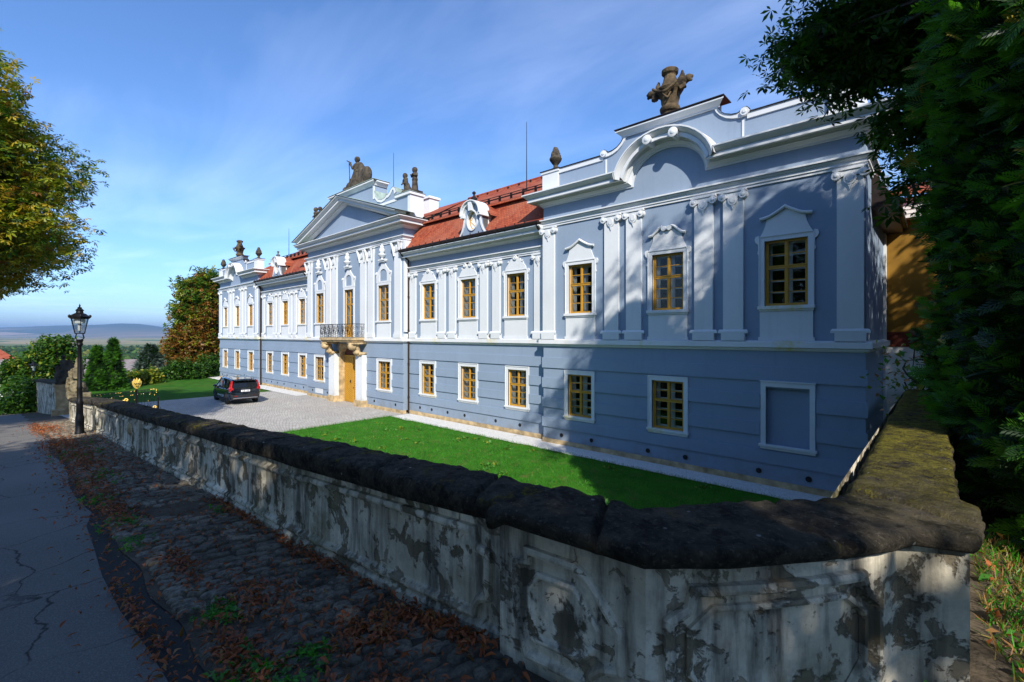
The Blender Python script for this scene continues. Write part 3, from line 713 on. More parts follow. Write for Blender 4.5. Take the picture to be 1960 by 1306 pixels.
# pilasters
def pilaster(x, y, w, z1, capz, small=False, half=0):
    b = MB(); pr = .10
    b.box(x-w/2, x+w/2, y-pr, y, 4.92, capz)
    b.box(x-w/2-.05, x+w/2+.05, y-pr-.05, y, 4.56, 4.80); b.sweep_xz([(x-w/2, 4.80), (x+w/2, 4.80)], [(pr, .12), (pr+.01, .12), (pr+.05, .06), (pr+.05, 0), (0, 0)][::-1], y, 1, 1)
    o = b.build('pilaster', 'plaster_white', P)
    c = MB(); h = z1-capz; vr = min(.13, w*.2)
    c.box(x-w/2-.10, x+w/2+.10, y-pr-.08, y, z1-.07, z1); c.box(x-w/2-.02, x+w/2+.02, y-pr-.045, y, z1-vr*1.9, z1-.07)
    for s in (-1, 1):
        c.lathe([(vr*.35, -pr-.11), (vr*.45, -pr-.10), (vr*.5, -pr-.085), (vr, -pr-.08), (vr, 0)], (x+s*(w/2+.01), y, z1-.07-vr), 14, 'y')
    c.lathe([(vr*1.25, -pr-.05), (vr*1.25, -pr)], (x, y, z1-.10-vr*1.6), 16, 'y', (1, 1.25)); c.lathe([(vr*.75, -pr-.07), (vr*.8, -pr-.05), (vr*.8, -pr)], (x, y, z1-.10-vr*1.6), 14, 'y', (1, 1.3))
    c.prism([(x-.05, z1-.1-vr*3.2), (x, z1-.2-vr*3.5), (x+.05, z1-.1-vr*3.2), (x, z1-vr*3.0)], y-pr-.04, y-pr)
    c.build('capital', 'plaster_white', o, auto=40)
    return o
for sx in (1, -1):
    pc = CX+sx*22.73
    for dx in (-5.36, -2.25, -1.30, 1.30, 2.25, 5.36): pilaster(pc+dx, V_, .62, 9.46, 9.2)
    wc = CX+sx*11.72
    for dx in (-4.80, -2.10, -1.22, 1.55-.33, 2.10, 4.80): pilaster(wc+dx, W_, .52, 8.45, 8.2)

# risalit
x0, x1 = CX-6.4, CX+6.4
xs = [CX-4.4, CX+4.4]
lower_wall('lower_wall', x0, x1, R_, [(x-.68, x+.68, LZ, LZ+LH) for x in xs]+[(CX-1.4, CX+1.4, .23, 4.1)], skip(xs, 1.36), [(CX-2.35, CX+2.35)])
b = MB(); b.sheet(x0, x1, 4.26, 11.3, R_, [(CX+s*4.33-.6, CX+s*4.33+.6, 5.63, 7.86) for s in (-1, 1)]+[(CX-.6, CX+.6, 4.6, 7.86)])
for xx, s in ((x0, -1), (x1, 1)): b.add([(xx, R_, .23), (xx, W_+2.2, .23), (xx, W_+2.2, 11.3), (xx, R_, 11.3)], [(0, 1, 2, 3) if s > 0 else (3, 2, 1, 0)])
b.build('upper_wall', 'plaster_blue', P)
pl = MB(); pl.box(x0-.02, CX-2.2, R_-.06, R_+.2, -.1, .23); pl.box(CX+2.2, x1+.02, R_-.06, R_+.2, -.1, .23); pl.build('plinth', 'sandstone', P)
for nm, pr, z in (('belt_course', BELT, 4.25), ('architrave', ARC, 10.36)):
    q = MB(); q.sweep_xy([(x0, W_+1.5), (x0, R_), (x1, R_), (x1, W_+1.5)], pr, z); q.build(nm, 'plaster_ledge' if nm == 'belt_course' else 'plaster_white', P)
q = MB(); q.sweep_xy([(x0, W_+2.2), (x0, R_), (x1, R_), (x1, W_+2.2)], [(a*1.15, h*.95) for a, h in COR], 11.15); q.build('cornice', 'plaster_white', P)
for dx in (-5.95, -3.0+.1, -1.95, 1.95, 2.9, 5.95):
    x = CX+dx; w = .66; b = MB(); b.box(x-w/2, x+w/2, R_-.11, R_, 4.92, 9.75); b.box(x-w/2-.05, x+w/2+.05, R_-.16, R_, 4.56, 4.80)
    b.box(x-w/2-.02, x+w/2+.02, R_-.13, R_, 4.80, 4.92); o = b.build('pilaster', 'plaster_white', P)
    c = MB(); c.prism([(x-w/2, 9.75), (x+w/2, 9.75), (x+w/2+.06, 10.1), (x+w/2+.08, 10.36), (x-w/2-.08, 10.36), (x-w/2-.06, 10.1)], R_-.15, R_)
    for s in (-1, 1):
        c.tube([(x+s*(w/2-.05), R_-.16, 9.5), (x+s*(w/2-.02), R_-.19, 9.8), (x+s*(w/2+.02), R_-.24, 10.1), (x+s*(w/2+.05), R_-.30, 10.27)], [.05, .07, .08, .09], 8)
    c.box(x-w/2-.12, x+w/2+.12, R_-.32, R_, 10.30, 10.36); c.lathe([(.15, -.19), (.15, -.13)], (x, R_, 9.98), 14, 'y', (1, 1.35)); c.lathe([(.09, -.21), (.09, -.17)], (x, R_, 9.98), 12, 'y', (1, 1.4))
    c.build('capital', 'plaster_white', o, auto=40)
for s in (1,):      # right-hand return pilaster
    b = MB(); b.box(x1, x1+.11, R_+.02, R_+.5, 4.92, 10.36); b.box(x1, x1+.2, R_-.0, R_+.55, 9.85, 10.36); b.box(x1, x1+.16, R_, R_+.5, 4.56, 4.8); b.build('return_pilaster', 'plaster_white', P)
# pediment
apx, hx = 13.95, 6.95
tp = MB(); tp.prism([(CX-5.9, 11.68), (CX+5.9, 11.68), (CX, 13.70)], R_-.12, R_+.3); tp.build('pediment_field', 'plaster_blue', P)
rk = MB(); prr = [(a*1.15+.12, h*.85) for a, h in COR]
y_ = R_
rk.sweep_xz([(CX-6.75, 11.52), (CX, 13.66), (CX+6.75, 11.52)], prr, y_)
rk.build('raking_cornice', 'plaster_white', P)
cg = MB(); sl_ = (13.66-11.52)/6.75
for s in (-1, 1):
    cg.add([(CX+s*7.2, R_-.98, 11.92), (CX, R_-.98, 14.19), (CX, R_+.5, 14.24), (CX+s*7.2, R_+.5, 11.94)], [(0, 1, 2, 3) if s < 0 else (3, 2, 1, 0)])
    cg.add([(CX+s*7.25, R_-.85, 11.715), (CX+s*5, R_-.85, 11.715), (CX+s*5, R_+1.5, 11.72), (CX+s*7.25, R_+1.5, 11.72)], [(0, 1, 2, 3) if s < 0 else (3, 2, 1, 0)])
cg.build('copper_covering', 'copper_green', P)
# attic behind the pediment
YA = 16.35
half = [(6.75, 11.7), (6.75, 13.25), (5.35, 13.25), (5.35, 13.55), (5.25, 13.80), (5.05, 13.93), (4.85, 13.88), (4.6, 13.66), (4.42, 13.55), (4.3, 13.56), (4.1, 13.42), (3.7, 13.36), (3.3, 13.48), (3.0, 13.75), (2.86, 14.1), (2.82, 14.5)]
at = MB(); at.prism(mirror(half, CX), YA, YA+.9); at.build('attic_wall', 'plaster_blue', P)
t_ = MB(); t_.sweep_xz([(CX-2.85, 14.5), (CX+2.85, 14.5)], [(0, 0), (.05, 0), (.05, .05), (.1, .1), (.2, .19), (.26, .2), (.26, .28), (0, .32)], YA, 1, 1)
t_.box(CX-2.86, CX+2.86, YA+.0, YA+.9, 14.5, 14.8)
t_.sweep_xy([(CX+2.85, YA), (CX+2.85, YA+.9)], [(0, 0), (.05, 0), (.1, .1), (.2, .19), (.26, .2), (.26, .28), (0, .32)], 14.5)
for s in (-1, 1):
    cv = [(5.35, 13.55), (5.25, 13.80), (5.05, 13.93), (4.85, 13.88), (4.6, 13.66), (4.42, 13.55), (4.3, 13.56), (4.1, 13.42), (3.7, 13.36), (3.3, 13.48), (3.0, 13.75), (2.86, 14.1), (2.82, 14.5)]
    ci_ = [(5.35-.22, 13.45), (5.08, 13.66), (5.02, 13.76), (4.92, 13.72), (4.7, 13.5), (4.46, 13.38), (4.28, 13.38), (4.06, 13.26), (3.68, 13.20), (3.2, 13.34), (2.86, 13.68), (2.72, 14.08), (2.68, 14.5)]
    po = [(CX+s*a, z) for a, z in cv]+[(CX+s*a, z) for a, z in ci_[::-1]]
    t_.prism(po if s < 0 else po[::-1], YA-.05, YA)
    g_ = lambda a, c: sorted((CX+s*a, CX+s*c))
    t_.box(*g_(5.35, 6.80), YA-.06, YA+.96, 11.75, 12.10); t_.box(*g_(6.55, 6.80), YA-.04, YA+.94, 12.10, 13.15); t_.box(*g_(5.30, 6.88), YA-.12, YA+1.0, 13.13, 13.30)
    t_.box(*g_(2.9, 5.35), YA-.04, YA, 12.98, 13.13); t_.box(*g_(2.68, 2.82), YA-.04, YA, 13.6, 14.5)
t_.build('attic_trim', 'plaster_white', P)
cc = MB()
for s in (-1, 1):
    cv = [(5.35, 13.55), (5.25, 13.80), (5.05, 13.93), (4.85, 13.88), (4.6, 13.66), (4.42, 13.55), (4.3, 13.56), (4.1, 13.42), (3.7, 13.36), (3.3, 13.48), (3.0, 13.75), (2.86, 14.1), (2.80, 14.5)]
    cc.add([(CX+s*a, yy, z+.012) for a, z in cv for yy in (YA-.07, YA+.95)], [(2*i, 2*i+2, 2*i+3, 2*i+1) for i in range(len(cv)-1)])
cc.box(CX-3.14, CX+3.14, YA-.29, YA+1.0, 14.825, 14.85)
for s in (-1, 1): a_, c_ = sorted((CX+s*5.28, CX+s*6.92)); cc.box(a_, c_, YA-.15, YA+1.03, 13.30, 13.325)
cc.build('attic_capping', 'copper_green', P)

# portal
for s in (-1, 1):
    pt = MB(); a_, c_ = sorted((CX+s*1.45, CX+s*2.3)); pt.box(a_, c_, R_-.34, R_+.1, .45, 3.42)
    pt.build('portal_pier', 'plaster_white', P)
ps = MB()
for s in (-1, 1):
    a_, c_ = sorted((CX+s*1.4, CX+s*2.38)); ps.box(a_, c_, R_-.42, R_+.1, -.05, .45)
    a_, c_ = sorted((CX+s*1.25, CX+s*1.45)); ps.box(a_, c_, R_-.02, R_+.42, 0, 3.30)
ar_o = [(1.45, 3.30), (1.45, 4.12), (0, 4.12)]; ar_i = [(1.25*math.cos(R(a)), 3.30+.62*math.sin(R(a))) for a in range(90, -1, -10)]
for s in (-1, 1):
    po = [(CX+s*a, z) for a, z in ar_o]+[(CX+s*a, z) for a, z in ar_i]
    ps.prism(po if s < 0 else po[::-1], R_-.02, R_+.62)
ps.build('portal_arch', 'sandstone', P)
for s in (-1, 1):
    k_ = MB(); xc = CX+s*1.88
    k_.tube([(xc, R_-.1, 3.45), (xc, R_-.38, 3.5), (xc, R_-.45, 3.7), (xc, R_-.55, 3.95), (xc, R_-.75, 4.08), (xc, R_-.92, 4.05), (xc, R_-.98, 3.92)], [.16, .2, .2, .24, .24, .2, .12], 10)
    k_.box(xc-.42, xc+.42, R_-.45, R_, 3.42, 3.6); k_.ball((xc, R_-.5, 3.62), (.3, .22, .2)); k_.ball((xc, R_-.82, 3.98), (.34, .26, .24)); k_.box(xc-.42, xc+.42, R_-.95, R_, 4.12, 4.24)
    k_.build('balcony_console', 'sandstone', P, smooth=True)
dr = thing('door', None, None)
bpy.data.objects.remove(dr)
d = MB()
yD = R_+.30
d.box(CX-1.27, CX+1.27, yD+.04, yD+.1, 0, 3.3)
for s in (-1, 1):
    for i in range(26):
        z = -.45+i*.15
        pts = [(s*.06, z), (s*1.22, z+.5), (s*1.22, z+.62), (s*.06, z+.12)]
        pts = [(a, min(max(c, .06), 3.24)) for a, c in pts]
        if max(p[1] for p in pts)-min(p[1] for p in pts) < .02: continue
        q = [(CX+a, c) for a, c in pts]; d.prism(q if s > 0 else q[::-1], yD, yD+.04)
d.box(CX-.06, CX+.06, yD-.04, yD+.05, 0, 3.22); d.box(CX-1.24, CX+1.24, yD-.03, yD+.06, 3.22, 3.33)
door = d.build('gate_door', 'ochre_wood', P)
h_ = MB(); h_.lathe([(.05, -.04), (.05, 0)], (CX-.35, yD, 1.5), 8, 'y', (1, 2)); h_.tube([(CX+.09, yD, 1.1), (CX+.09, yD-.07, 1.1), (CX+.2, yD-.07, 1.1)], .014, 6); h_.build('handle', 'black_iron', door)
d = MB(); d.box(CX-1.27, CX+1.27, yD+.02, yD+.08, 3.33, 4.0); d.build('door_tympanum', 'brown_door_panel', P)
# balcony
bc = MB(); bc.box(CX-2.25, CX+2.25, R_-1.05, R_, 4.40, 4.56); bc.box(CX-2.17, CX+2.17, R_-.98, R_, 4.30, 4.40); bc.box(CX-2.05, CX+2.05, R_-.90, R_, 4.24, 4.30)
bal = bc.build('balcony', 'sandstone', P)
rl = MB(); path_ = []
def spiral(mb, c, r, axis, d, turns=1.5, th=.011, n=22, sgn=1):
    pts = []
    for i in range(n+1):
        t = i/n; a = t*turns*2*math.pi*sgn; rr = r*(1-t*.85)
        q = (rr*math.cos(a), rr*math.sin(a)*1.2)
        pts.append((c[0]+q[0], c[1], c[2]+q[1]) if axis == 'x' else (c[0], c[1]+q[0], c[2]+q[1]))
    mb.tube(pts, th, 4)
yr = R_-1.0
for z in (4.60, 5.45): rl.tube([(CX-2.2, R_, z), (CX-2.2, yr, z), (CX+2.2, yr, z), (CX+2.2, R_, z)], .022, 5)
for i in range(15):
    x = CX-2.2+4.4*i/14
    if i % 2 == 0: rl.tube([(x, yr, 4.56), (x, yr, 5.45)], .014, 4)
    if i < 14:
        xm = x+.157; sg = 1 if i % 2 else -1
        spiral(rl, (xm, yr-.01, 5.22), .15, 'x', 1, 1.6, sgn=sg); spiral(rl, (xm, yr+.01, 4.86), .17, 'x', 1, 1.6, sgn=-sg); spiral(rl, (xm+.06*sg, yr, 5.03), .08, 'x', 1, 1.2, sgn=sg)
        rl.tube([(xm-.15, yr, 4.6), (xm-.05, yr-.05, 4.9), (xm+.05, yr-.04, 5.15), (xm+.15, yr, 5.44)], .010, 4)
for s in (-1, 1):
    for i in range(3):
        y = R_-.2-i*.3; spiral(rl, (CX+s*2.2, y, 5.2), .14, 'y', 1, 1.6); spiral(rl, (CX+s*2.2, y, 4.85), .15, 'y', 1, 1.6, sgn=-1); rl.tube([(CX+s*2.2, y-.15, 4.6), (CX+s*2.2, y-.15, 5.45)], .012, 4)
rl.build('railing', 'black_iron', bal)

# blind window of the near pavilion, plaque, vents
bx = CX+22.73+3.79; b = MB(); t = .14; w2 = LW/2
b.box(bx-w2-t, bx-w2, V_-.06, V_+.02, LZ, LZ+LH+.05); b.box(bx+w2, bx+w2+t, V_-.06, V_+.02, LZ, LZ+LH+.05); b.box(bx-w2-t, bx+w2+t, V_-.06, V_+.02, LZ+LH+.05, LZ+LH+.2)
b.box(bx-w2-t-.02, bx+w2+t+.02, V_-.085, V_, LZ+LH+.2, LZ+LH+.235); b.box(bx-w2-t-.05, bx+w2+t+.05, V_-.12, V_, LZ-.07, LZ); b.box(bx-w2-t-.01, bx+w2+t+.01, V_-.07, V_, LZ-.15, LZ-.07)
bw = b.build('blind_window_surround', 'plaster_white', P)
b = MB(); b.add([(bx-w2, V_+.14, LZ), (bx+w2, V_+.14, LZ), (bx+w2, V_+.14, LZ+LH+.05), (bx-w2, V_+.14, LZ+LH+.05)], [(0, 1, 2, 3)])
for xx in (bx-w2, bx+w2): b.add([(xx, V_, LZ), (xx, V_+.14, LZ), (xx, V_+.14, LZ+LH+.05), (xx, V_, LZ+LH+.05)], [(0, 1, 2, 3)])
for zz in (LZ, LZ+LH+.05): b.add([(bx-w2, V_, zz), (bx+w2, V_, zz), (bx+w2, V_+.14, zz), (bx-w2, V_+.14, zz)], [(0, 1, 2, 3)])
b.build('blind_window_recess', 'plaster_blue', P)
vp = None
def vent(x, y, z=.50):
    global vp
    if vp is None:
        b = MB(); b.lathe([(.075, -.012), (.085, -.005), (.085, 0)], (0, 0, 0), 14, 'y'); b.cur = 1; b.lathe([(.0, -.0125), (.06, -.0135)], (0, 0, 0), 14, 'y'); vp = b.build('vent', ['black_iron', 'room_dark'], P, world=False); return finish(vp, x, y, z)
    c = vp.copy(); C.objects.link(c); return finish(c, x, y, z)
for sx in (1, -1):
    for dx in (-5.0+.3, -3.2, -.75, .65, 3.0, 4.35): vent(CX+sx*22.73+dx, V_-.03, .46)
    for dx in (-4.2, -3.1, -1.7, -.3, 2.0, 3.6): vent(CX+sx*11.72+dx, W_, .48)
    vent(CX+sx*3.2, R_, .5); vent(CX+sx*5.6, R_, .5)
b = MB(); b.box(CX-5.1, CX-3.9, R_-.03, R_, .35, 1.05); b.build('wall_plaque', 'plaster_white', P)
# ---------------------------------------------------------------- roofs
def roof_profile(x0, x1, prof, name='roof', hip0=0, hip1=0):
    b = MB(); n = len(prof)
    vs = [(x0, y, z) for y, z in prof]+[(x1, y, z) for y, z in prof]
    b.add(vs, [(j, n+j, n+j+1, j+1) for j in range(n-1)]); return b
low_p = [(15.86, 9.70), (16.0, 9.78), (16.3, 10.05), (16.6, 10.45), (16.95, 10.95), (17.35, 11.45), (17.6, 11.75)]
up_p = [(17.05, 11.42), (17.05, 11.52), (17.5, 11.72), (18.4, 12.2), (21.4, 14.0), (24.4, 12.2), (25.7, 11.5)]
for sx in (1, -1):
    x0, x1 = (CX+6.4, CX+22.73-5.7) if sx > 0 else (CX-22.73+5.7, CX-6.4)
    b = roof_profile(x0, x1, low_p); b.build('lower_roof', 'roof_tiles', P)
    b = roof_profile(x0-(.0), x1, up_p); b.add([(x0, 17.05, 11.42), (x1, 17.05, 11.42), (x1, 17.8, 11.55), (x0, 17.8, 11.55)], [(3, 2, 1, 0)])
    b.lathe([(.11, x0), (.11, x1)], (0, 21.4, 14.0), 8, 'x')
    ro = b.build('upper_roof', 'roof_tiles', P)
    g = MB(); g.lathe([(.075, x0), (.075, x1)], (0, 15.78, 9.70), 8, 'x'); g.box(x0, x1, 15.82, 15.95, 9.62, 9.72)
    for i in range(int((x1-x0)/.6)): g.box(x0+.3+i*.6, x0+.33+i*.6, 15.69, 15.72, 9.60, 9.83)
    g.build('gutter', 'gutter_metal', P)
    s = MB(); s.tube([(x0, 17.25, 11.78), (x1, 17.25, 11.78)], .035, 6); s.tube([(x0, 17.25, 11.9), (x1, 17.25, 11.9)], .02, 6)
    for i in range(int((x1-x0)/.8)): s.box(x0+.4+i*.8, x0+.43+i*.8, 17.24, 17.4, 11.55, 11.92)
    s.build('snow_guard', 'gutter_metal', ro)
    s = MB()
    for i in range(int((x1-x0)/.9)): s.box(x0+.4+i*.9, x0+.47+i*.9, 20.9, 21.0, 13.68, 13.85)
    s.build('snow_hook', 'gutter_metal', ro)
# pavilion, risalit and rear roofs
for sx in (1, -1):
    pc = CX+sx*22.73; x0, x1 = pc-5.7, pc+5.7; b = MB()
    e = 18.2; zr = 11.0
    b.add([(x0+.3, V_+.45, 10.95), (x1-.3, V_+.45, 10.95), (x1-.3, e, 10.95), (x0+.3, e, 10.95)], [(0, 1, 2, 3)])
    # hipped tile roof behind the parapet, eaves 8.7 on the garden side
    xo, xi = (x1+.55, x0-1) if sx > 0 else (x0-.55, x1+1)
    s = 1 if sx > 0 else -1
    A = (xo, V_+1.5, 8.75); B = (xo, 24.2, 8.75); Cc = (xo-s*4.6, 21.3, 12.6); D = (xi, 21.3, 13.6); E_ = (xi, V_+2.2, 10.96); Fp = (xo-s*1.9, V_+1.5, 10.2)
    q = [(xo, V_+1.6, 8.75), (xo, 24.4, 8.75), (xo-s*2.9, 24.0, 10.9), (xo-s*2.9, V_+1.6, 10.9)]
    b2 = MB(); b2.add([*q, (xi, 21.3, 13.6), (xo-s*4.6, 21.0, 12.8), (xi, V_+2.0, 11.0), (xo-s*3, V_+2.0, 11.0), (xi, 25.0, 11.0), (xo-s*3, 25, 10.6)],
        [(0, 1, 2, 3), (6, 7, 5, 4), (3, 2, 5), (3, 5, 7), (4, 5, 9, 8)])
    b2.build('roof', 'roof_tiles', P)
    r_ = MB(); r_.tube([(xo-s*.05, V_+1.65, 8.85), (xo-s*2.9, V_+1.65, 10.95)], .11, 8); r_.tube([(xo-s*2.9, V_+1.65, 10.95), (xo-s*4.6, 21.0, 12.85)], .11, 8); r_.tube([(xo-.02*s, V_+1.65, 8.86), (xo-s*2.9, 24, 10.95)], .10, 8)
    r_.build('ridge_tiles', 'roof_tiles', P)
    g = MB(); a_, c_ = sorted((xo-s*.62, xo)); g.box(a_, c_, V_+1.45, 22.6, 8.55, 8.72); g.box(*sorted((xo, xo+s*.12)), V_+1.4, 22.7, 8.66, 8.78)
    g.add([(xo-s*.6, V_+1.5, 8.72), (xo, V_+1.5, 8.74), (xo-s*.3, V_+1.5, 9.3), (xo-s*.6, V_+1.5, 9.8)], [(0, 1, 2, 3)])
    g.build('eaves', 'gutter_metal', P)
    k = MB(); k.box(*sorted((x1 if s > 0 else x0, (x1 if s > 0 else x0)+s*.06)), 22.0, 22.6, 0, 8.5); k.build('corner_strip', 'plaster_white', P)
b = MB(); b.add([(CX-6.4, 17.25, 11.7), (CX+6.4, 17.25, 11.7), (CX+6.4, 21.4, 14.0), (CX-6.4, 21.4, 14.0), (CX+6.4, 25.7, 11.5), (CX-6.4, 25.7, 11.5)], [(0, 1, 2, 3), (3, 2, 4, 5)]); b.build('roof', 'roof_tiles', P)
b = MB(); b.add([(CX-28.4, 25.2, 0), (CX+28.4, 25.2, 0), (CX+28.4, 25.2, 11.5), (CX-28.4, 25.2, 11.5)], [(0, 1, 2, 3)])
for s in (-1, 1): b.add([(CX+s*28.43, 22.6, 0), (CX+s*28.43, 25.2, 0), (CX+s*28.43, 25.2, 8.7), (CX+s*28.43, 22.6, 8.7)], [(0, 1, 2, 3)])
b.build('rear_wall', 'plaster_blue', P)
b = MB(); b.box(CX+2.3, CX+3.6, 20.2, 21.0, 13.0, 14.35); b.box(CX+2.2, CX+3.7, 20.1, 21.1, 14.35, 14.5); b.build('chimney', 'white_paint', P)
# dormers
for sx in (1, -1):
    dx = CX+sx*11.9+ (.7 if sx > 0 else -.3); yd = 15.98
    hl = [(1.02, 9.72), (.92, 9.82), (.78, 10.0), (.66, 10.25), (.60, 10.5), (.60, 10.85)]
    o_ = hl+[(.60*math.cos(R(a)), 10.85+.56*math.sin(R(a))) for a in range(10, 91, 10)]
    hole = [(.34*math.cos(R(a)), 10.52+.46*math.sin(R(a))) for a in range(-90, 91, 10)]
    b = MB()
    for s in (-1, 1):
        po = [(0, 9.72)]+o_+[(0, 11.41)] if False else [(0, 9.72)]+o_
        full = [(dx+s*a, z) for a, z in po]+[(dx+s*a, z) for a, z in hole[::-1]]
        b.prism(full if s > 0 else full[::-1], yd, yd+.12)
    dm = b.build('dormer', 'plaster_blue', P)
    t = MB()
    t.sweep_xz([(dx+a, z) for a, z in ([( -.56, 10.78)]+[(.56*math.cos(R(q)), 10.84+.52*math.sin(R(q))) for q in range(180, -1, -12)]+[(.56, 10.78)])], [(0, 0), (.16, 0), (.16, .06), (.26, .1), (.26, .15), (-.5, .16)], yd)
    for s in (-1, 1):
        cv = [(1.06, 9.72), (.96, 9.82), (.82, 10.0), (.70, 10.25), (.64, 10.5), (.64, 10.8)]; ci_ = [(.94, 9.72), (.86, 9.82), (.72, 10.0), (.60, 10.25), (.54, 10.5), (.54, 10.8)]
        po = [(dx+s*a, z) for a, z in cv]+[(dx+s*a, z) for a, z in ci_[::-1]]; t.prism(po if s > 0 else po[::-1], yd-.05, yd)
        t.box(*sorted((dx+s*.52, dx+s*.72)), yd-.2, yd+.45, 10.68, 10.84)
    t.sweep_xz([(dx+.34*math.cos(R(a)), 10.52+.46*math.sin(R(a))) for a in range(0, 360, 15)], [(-.3, 0), (.06, 0), (.06, -.07), (0, -.08)], yd, closed=True)
    t.prism([(dx-.1, 10.98), (dx+.1, 10.98), (dx+.13, 11.42), (dx-.13, 11.42)], yd-.22, yd)
    t.build('dormer_trim', 'plaster_white', dm)
    c = MB(); c.prism(mirror([(.58, 10.0), (.58, 10.85), (.40, 11.2), (0, 11.4)], dx), yd+.13, 17.0); c.build('dormer_body', 'white_paint', dm)
    l = MB(); l.box(dx+.585, dx+.60, yd+.12, yd+.5, 9.75, 10.68); l.box(dx-.6, dx-.585, yd+.12, yd+.5, 9.75, 10.68); l.build('lead_flashing', 'lead_sheet', dm)
    r = MB(); r.prism(mirror([(.9, 10.72), (.9, 10.80), (.55, 11.18), (0, 11.50), (0, 11.38)], dx)[0:4]+[(dx, 11.38)], yd+.45, 17.6)
    r.add([(dx+s*a, y, z) for s in (-1, 1) for a, z in ((.95, 10.70), (.55, 11.14), (0, 11.46)) for y in (yd+.35, 17.7)], [(0, 2, 3, 1), (2, 4, 5, 3), (6, 7, 9, 8), (8, 9, 11, 10)]); r.build('dormer_roof', 'roof_tiles', dm)
    w = MB(); rim = [(dx+.30*math.cos(R(a)), 10.52+.42*math.sin(R(a))) for a in range(0, 360, 15)]
    w.tube([(a, yd+.13, z) for a, z in rim+rim[:1]], .03, 5)
    for a, bb in (((-.3, 10.52), (.15, 10.88)), ((-.3, 10.52), (.15, 10.16)), ((.15, 10.88), (.3, 10.52)), ((.15, 10.16), (.3, 10.52))): w.tube([(dx+a[0], yd+.13, a[1]), (dx+bb[0], yd+.13, bb[1])], .018, 5)
    w.build('oval_window', 'ochre_wood', dm)
    k = MB(); k.add([(dx+.33*math.cos(R(a)), yd+.16, 10.52+.45*math.sin(R(a))) for a in range(0, 360, 15)], [tuple(range(23, -1, -1))]); k.build('dormer_glass', 'room_dark', dm)
    f = MB(); f.lathe([(.05, 11.38), (.06, 11.5), (.17, 11.58), (.18, 11.64), (.07, 11.74), (.05, 11.84), (.09, 11.88), (.10, 11.94), (.04, 12.0)], (dx, yd+.1, 0), 10); f.build('finial', 'gutter_metal' if sx > 0 else 'lead_sheet', dm)
# downpipes
def pipe(x, y, zt, elbow=True):
    b = MB(); b.tube(([(x, 15.8, 9.62), (x, 15.9, 9.45)] if elbow else [])+[(x, y, zt-.25), (x, y, 0.05)], .055, 8)
    for z in (1, 3, 5, 7): b.lathe([(.07, z), (.07, z+.05)], (x, y, 0), 8)
    b.build('downpipe', 'gutter_metal', P)
pipe(CX+6.4+.14, 16.38, 9.45); pipe(CX+17.03-.12, 16.38, 9.45); pipe(CX-17.03+.12, 16.3, 9.45); pipe(CX-6.4-.14, 16.38, 9.45)

# yellow neighbour
Y = thing('neighbouring_house', 'ochre yellow house with a dark red band behind the palace corner and the thuja', 'house', (3, 23, 0))
b = MB(); b.box(-1.40, 9, 22.6, 30, 4.85, 9.0); b.build('wall', 'ochre_plaster', Y)
b = MB(); b.box(-1.43, 9.03, 22.57, 30.03, 4.3, 4.85); b.build('painted_band', 'dark_red_plaster', Y)
b = MB(); b.box(-1.41, 9.01, 22.59, 30.01, 0, 4.3); b.box(-1.41, 9, 22.6, 30, 9.0, 9.85); b.build('plain_wall', 'white_paint', Y)
b = MB()
for i in range(7): b.box(-.9+i*.0, 2.5, 22.0, 22.6, 9.2+i*.16, 9.33+i*.16) if False else None
b.add([(-1.2, 21.9, 9.9), (10, 21.9, 9.9), (10, 27, 11.4), (-1.2, 27, 11.4), (-1.2, 21.9, 9.75), (10, 21.9, 9.75)], [(0, 1, 2, 3), (4, 5, 1, 0)]); b.build('roof', 'roof_tiles', Y)
b = MB()
for i in range(5): b.box(-.9, 1.2, 22.15, 22.55, 9.0+i*.15, 9.12+i*.15)
b.build('slatted_soffit', 'white_paint', Y)

# lightning rods
def rod(x, y, z0, z1, label):
    b = MB(); b.tube([(x, y, z0), (x, y, z1)], [.03, .012], 5); b.box(x-.1, x+.1, y-.1, y+.1, z0-.05, z0+.02); tag(b.build('lightning_rod', 'black_iron'), label, 'lightning rod', 'lightning rods on the roofs')
rod(CX+13.6, 19.0, 12.55, 16.2, 'tall thin lightning rod on the roof just before the near pavilion')
rod(CX+1.9, 18.4, 12.2, 17.45, 'thin lightning rod beside the crowning statue group over the pediment')
rod(CX-16.2, 18.6, 12.3, 15.0, 'thin lightning rod between the far pavilion and its dormer')
b = MB(); b.tube([(-3.6, 19, 11.0), (-3.6, 19, 13.8)], [.02, .01], 5); tag(b.build('lightning_rod', 'black_iron'), 'short lightning rod behind the parapet of the near pavilion', 'lightning rod', 'lightning rods on the roofs')

